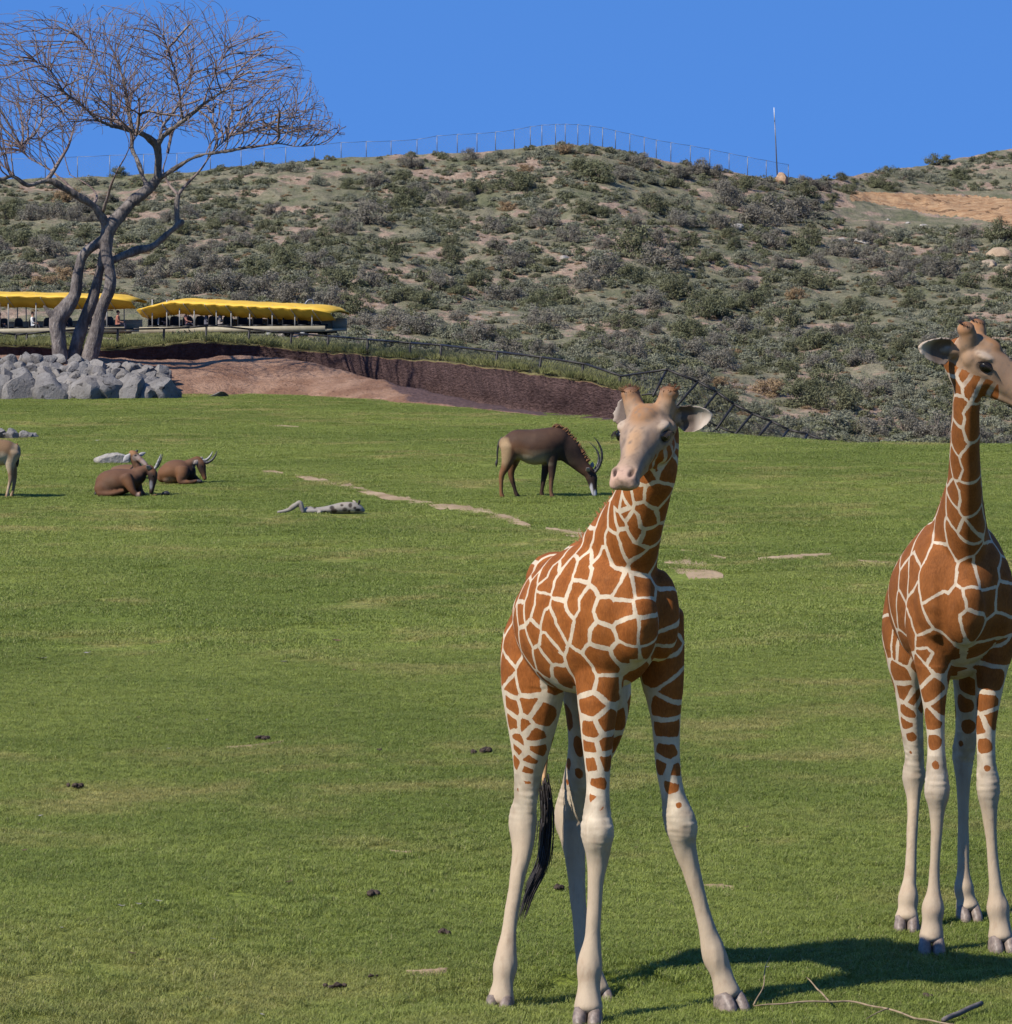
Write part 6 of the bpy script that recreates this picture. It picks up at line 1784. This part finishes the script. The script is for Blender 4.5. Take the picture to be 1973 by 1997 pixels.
# rank grass along the top of the bank and at the foot of the hill on the right
bl = []
for _ in range(5200):
    px = random.uniform(-60, 1262); De, Dc, Dl = bank_D(px)
    if nz3(px * .02, _ * .0007, 4.0, 3) < random.uniform(-.35, .25): continue
    y_ = Dl + random.uniform(-.05, 9) ** 1.0
    x_ = (px - CX) / FPX * y_
    h = hill_down(x_, y_)
    lip = np.interp(px, BK_PX, BK_LIP)
    zb = W(px, lip, Dl).z
    z_ = h.z if h is not None and y_ > Dl + 4.5 else zb + .06
    bl.append((x_, y_, z_))
for _ in range(1500):      # rank grass in front of the trams
    px = random.uniform(-60, 650); y_ = random.uniform(216, 231) + (4 if px < 250 else 0); x_ = (px - CX) / FPX * y_
    h = hill_down(x_, y_)
    if h is not None: bl += [(h.x, h.y, h.z)]
instancer('bank_grass', bl, [tuft_src(330 + i, M_BGRASS, 80, .9) for i in range(3)], .10, .26, M_BGRASS, 'rough green grass along the top of the earth bank')
# pale outcrops
for px, py, r_, m_ in [(1432, 445, 17, 'ROCKP'), (1890, 492, 24, 'ROCKT'), (1950, 500, 26, 'ROCKT'), (1930, 520, 22, 'ROCKT'), (1968, 528, 20, 'ROCKT'), (1682, 474, 18, 'ROCKP'), (1640, 472, 16, 'ROCKP'), (1100, 505, 14, 'ROCKP'), (1800, 440, 6, 'ROCKP'), (1770, 436, 5, 'ROCKP'), (1730, 430, 6, 'ROCKP')]:
    q = on_hill(px, py)
    if q is None: continue
    k = r_ * mpp(q.y)
    me = rock_mesh('boulder', int(px), 3, 9); me.materials.append(globals()['M_' + m_])
    big = m_ == 'ROCKT'
    place_rock(me, q, (k * 1.2, k, k * .7), 'tan boulder beside the sandy cut on the hillside' if big else 'pale grey outcrop between shrubs on the hillside', 'tan boulders below the sandy cut' if big else 'pale outcrops on the hillside', rot=(0, 0, px))

# ------------------------------------------------------------------ worn earth in the lawn
td = NT('bare_earth')
p = td.pos(); n1 = td.noise(p, 1.2, 4); n2 = td.noise(p, 9, 4, .7)
c = td.mix(td.ss(n1, .3, .7), (.25, .172, .10), (.37, .27, .165)); c = td.mix(td.ss(n2, .5, .75), c, (.16, .13, .06)); td.bump(n2, .7, .03)
M_EARTH = td.done(c, .95, .1)
def earth_sheet(name, pts, label, lift=.031):
    """pts: (photo x, photo y, half thickness in photo pixels) along the worn strip"""
    C = catmull(pts, 10) if len(pts) > 2 else np.array([np.array(pts[0]) + (np.array(pts[1]) - np.array(pts[0])) * t for t in np.linspace(0, 1, 12)])
    V = []
    for i, (x, y, h) in enumerate(C):
        n1_ = nz3(x * .09, y * .09, 1.0, 3); n2_ = nz3(x * .09, y * .09, 7.0, 3)
        for k, j in ((-1, n1_), (0, 0), (1, n2_)):
            q = on_lawn(x, y + k * h * 1.25 * (1 + .7 * j))
            V.append((q.x, q.y, q.z + (lift if k == 0 else lift - .022)))
    F = [(i * 3 + j, i * 3 + j + 1, i * 3 + j + 4, i * 3 + j + 3) for i in range(len(C) - 1) for j in range(2)]
    return tag(link(name, mesh_np(name, V, F), M_EARTH), label, None, None, 'structure')
earth_sheet('dirt_path', [(575, 928, 2), (610, 936, 4), (680, 950, 5), (760, 970, 5), (830, 982, 6), (900, 992, 6), (960, 1004, 7), (1000, 1014, 6), (1034, 1028, 3)], 'thin worn dirt path crossing the lawn')
earth_sheet('dirt_path', [(1064, 1032, 2), (1095, 1037, 4), (1130, 1043, 6), (1150, 1045, 3)], 'short end of the dirt path beside the splayed giraffe')
for pts, lab in [([(1295, 1098, 3), (1340, 1106, 14), (1380, 1116, 12), (1410, 1124, 3)], 'bare earth patch right beside the splayed giraffe'), ([(1328, 1074, 2), (1365, 1080, 5), (1415, 1090, 2)], 'thin bare earth strip above the larger patch'), ([(1478, 1090, 2), (1550, 1085, 5), (1620, 1082, 2)], 'bare earth strip on the lawn between the giraffes'),
                 ([(1672, 1094, 1.5), (1710, 1098, 4), (1735, 1098, 2)], 'small bare strip next to the upright giraffe'), ([(442, 1460, 2), (500, 1456, 6), (552, 1448, 3)], 'bare earth patch with a dung clod on it'), ([(792, 1898, 2), (833, 1897, 8), (872, 1893, 3)], 'bare earth patch low on the lawn'),
                 ([(500, 826, 1), (535, 830, 3), (582, 833, 1)], 'narrow worn mark on the far lawn'), ([(510, 920, 1), (530, 920, 3), (552, 923, 1)], 'pale worn mark at the head of the dirt path'), ([(1370, 1730, 2), (1400, 1730, 6), (1430, 1733, 2)], 'bare spot behind the splayed foreleg'), ([(760, 1662, 2), (785, 1665, 5), (805, 1664, 2)], 'faint bare spot in the middle of the lawn')]:
    earth_sheet('dirt_patch', pts, lab, .021)
# ------------------------------------------------------------------ things lying on the lawn
M_DUNG = simple('dung', (.055, .040, .030), .95, .4, 40, .1, .9)
M_LEAFD = simple('dead_leaf', (.10, .060, .035), .8, .4, 30, .2, .3)
M_LEAFP = simple('pale_leaf', (.20, .18, .15), .7, .3, 30, .2)
def clod(seed, kind):
    r = np.random.default_rng(seed); P_ = []
    for k in range(9 if kind == 'round' else 6):
        q = r.normal(0, 1, 3) * np.array((.42, .30, .16)); q[2] = abs(q[2]) * .8 + .12
        P_.append(ball(q, r.uniform(.22, .42, 3) * np.array((1, 1, .75)), 10, 7))
    me = remesh('dung_clod', P_, .05, 1)
    V, N = vco(me), vno(me)
    V += N * np.array([[.07 * nz3(*(v * 4 + seed), 3)] for v in V]); me.vertices.foreach_set('co', V.astype(np.float32).ravel())
    me.materials.append(M_DUNG)
    return me
CL = [clod(1, 'round'), clod(2, 'round'), clod(3, 'long')]
for k, (px, py, w, lab) in enumerate([(948, 1472, 17, 'dark dung clod on the lawn beside the giraffe rump'), (728, 1750, 17, 'dark dung clod with an upright end on the open lawn'), (655, 1932, 16, 'round dark dung clod low on the lawn'), (148, 1540, 14, 'crumbled dung clod far out on the open lawn'), (516, 1446, 13, 'dung clod lying on a bare earth patch'),
                                      (864, 1826, 15, 'flattened dung near the hind hoof of the giraffe'), (739, 1467, 6, 'tiny dung pellet on the mid lawn'), (1810, 1950, 11, 'dung clod between the fallen sticks'), (724, 1910, 8, 'small dark dung crumb near the bare patch'), (1090, 1738, 14, 'dung clod behind the hind legs of the splayed giraffe')]):
    q = on_lawn(px, py)
    o = bpy.data.objects.new('dung_clod', CL[k % 3]); COL.objects.link(o)
    s = w * mpp(q.y); o.location = (q.x, q.y, q.z + .018); o.scale = (s * 1.3, s * 1.2, s * 1.15); o.rotation_euler = (0, 0, k * 1.7)
    tag(o, lab, 'dung')
def leaf_mesh(seed):
    r = np.random.default_rng(seed); n = 9; V = []
    for i in range(n):
        t = i / (n - 1); w = .42 * math.sin(math.pi * (t * .9 + .05)) * (1 + .25 * r.normal())
        x = t * 2 - 1; z = .35 * (x * x) * r.uniform(.6, 1.1)
        V += [(x, -w, z + .25 * w), (x, 0, z), (x, w, z + .45 * w)]
    F = [(i * 3 + j, (i + 1) * 3 + j, (i + 1) * 3 + j + 1, i * 3 + j + 1) for i in range(n - 1) for j in range(2)]
    return mesh_np('dead_leaf', V, F)
LV = [leaf_mesh(i) for i in range(4)]; LW = [leaf_mesh(i + 9) for i in range(3)]
for m in LV: m.materials.append(M_LEAFD)
for m in LW: m.materials.append(M_LEAFP)
LEAVES = [(236, 1775, 10, 1), (272, 1772, 12, 1), (308, 1766, 11, 1), (314, 1777, 7, 0), (121, 1818, 8, 1), (415, 1840, 8, 1), (314, 1881, 9, 0), (348, 1880, 8, 0), (257, 1868, 11, 0), (511, 1988, 7, 1), (79, 1598, 7, 1), (554, 1296, 9, 1), (330, 1466, 6, 1), (563, 1728, 10, 0), (81, 1290, 14, 1), (170, 1279, 10, 1), (39, 1615, 8, 0), (48, 1666, 9, 0), (657, 1255, 12, 0),
          (812, 1335, 5, 0), (270, 1405, 6, 0), (404, 1410, 6, 1), (690, 1312, 5, 0), (1455, 1620, 8, 0), (1240, 1660, 6, 0), (1330, 1900, 6, 1), (1010, 1310, 6, 0), (190, 862, 6, 1), (1495, 1895, 6, 1), (1880, 1995, 6, 0)]
for k, (px, py, w, pale) in enumerate(LEAVES):
    q = on_lawn(px, py)
    o = bpy.data.objects.new('dead_leaf', (LW[k % 3] if pale else LV[k % 4])); COL.objects.link(o)
    s = w * mpp(q.y) * .8; o.location = (q.x, q.y, q.z + .03); o.scale = (s, s * 1.2, s); o.rotation_euler = (random.uniform(-.2, .2), random.uniform(-.2, .2), random.uniform(-.6, .6))
    tag(o, 'pale curled leaf lying on the lawn' if pale else 'dark dead leaf lying on the lawn', 'leaf', 'pale leaves scattered on the lawn' if pale else 'dark leaves scattered on the lawn')
M_STRAWS = simple('dry_stick', (.21, .155, .095), .8, .3, 20, .2)
M_STK = simple('grey_stick', (.11, .095, .085), .8, .3, 20, .2)
def stick(label, lines, mat):
    b = on_lawn(*lines[0][0][:2]); root = empty('fallen_branch', b, label, 'branch', None)
    for k, ln in enumerate(lines):
        P_ = []
        for (x, y, h, r_) in ln:
            q = on_lawn(x, y) ; P_.append([q.x - b.x, q.y - b.y, q.z + h - b.z, r_])
        C = catmull(P_, 5)
        C[:, :3] += np.array([noise.noise_vector(tuple(c[:3] * 6)) for c in C]) * .012
        link('stem' if k == 0 else 'twig', mesh_np('stem', *tube(C[:, :3], C[:, 3], 6)), mat, root)
stick('long pale fallen branch with thin twigs at the giraffe hooves', [[(1470, 1971, .03, .004), (1540, 1970, .045, .0055), (1616, 1968, .045, .007), (1666, 1968, .04, .0065), (1732, 1984, .045, .0065), (1795, 2000, .04, .006), (1860, 2012, .04, .005)],
      [(1616, 1968, .05, .006), (1590, 1950, .08, .005), (1573, 1938, .10, .003)], [(1470, 1971, .035, .005), (1488, 1960, .12, .004), (1494, 1950, .20, .003), (1502, 1946, .26, .0015)], [(1732, 1984, .05, .004), (1705, 1990, .04, .003), (1690, 1996, .03, .002)]], M_STRAWS)
stick('thick grey fallen stick lying beside the long pale branch', [[(1840, 2002, .04, .016), (1875, 1990, .05, .016), (1914, 1976, .055, .015)]], M_STK)
for k, px in enumerate([-34, -22, -8, 4, 14, 25, 33, 43, 52, 61, 66]):
    q = on_lawn(px, 856)
    s = [.20, .16, .22, .15, .17, .21, .14, .16, .18, .14, .12][k]
    o = place_rock(ROCKS[k % 9], q + Vector((0, random.uniform(-.05, .05), s * .35)), (s * 1.15, s, s * .8), 'small rounded stone in the row beside the tan antelope', 'row of small stones on the lawn', cat='stone', name='stone')
q = on_lawn(219, 905)
me = rock_mesh('pale_log', 55, 3, 4, .08); me.materials.append(M_ROCKP)
tag(place_rock(me, q + Vector((0, 0, .08)), (.36, .16, .14), 'long pale smooth stone beside the resting antelopes', None, rot=(0, 0, .1), cat='stone', name='stone'), None)
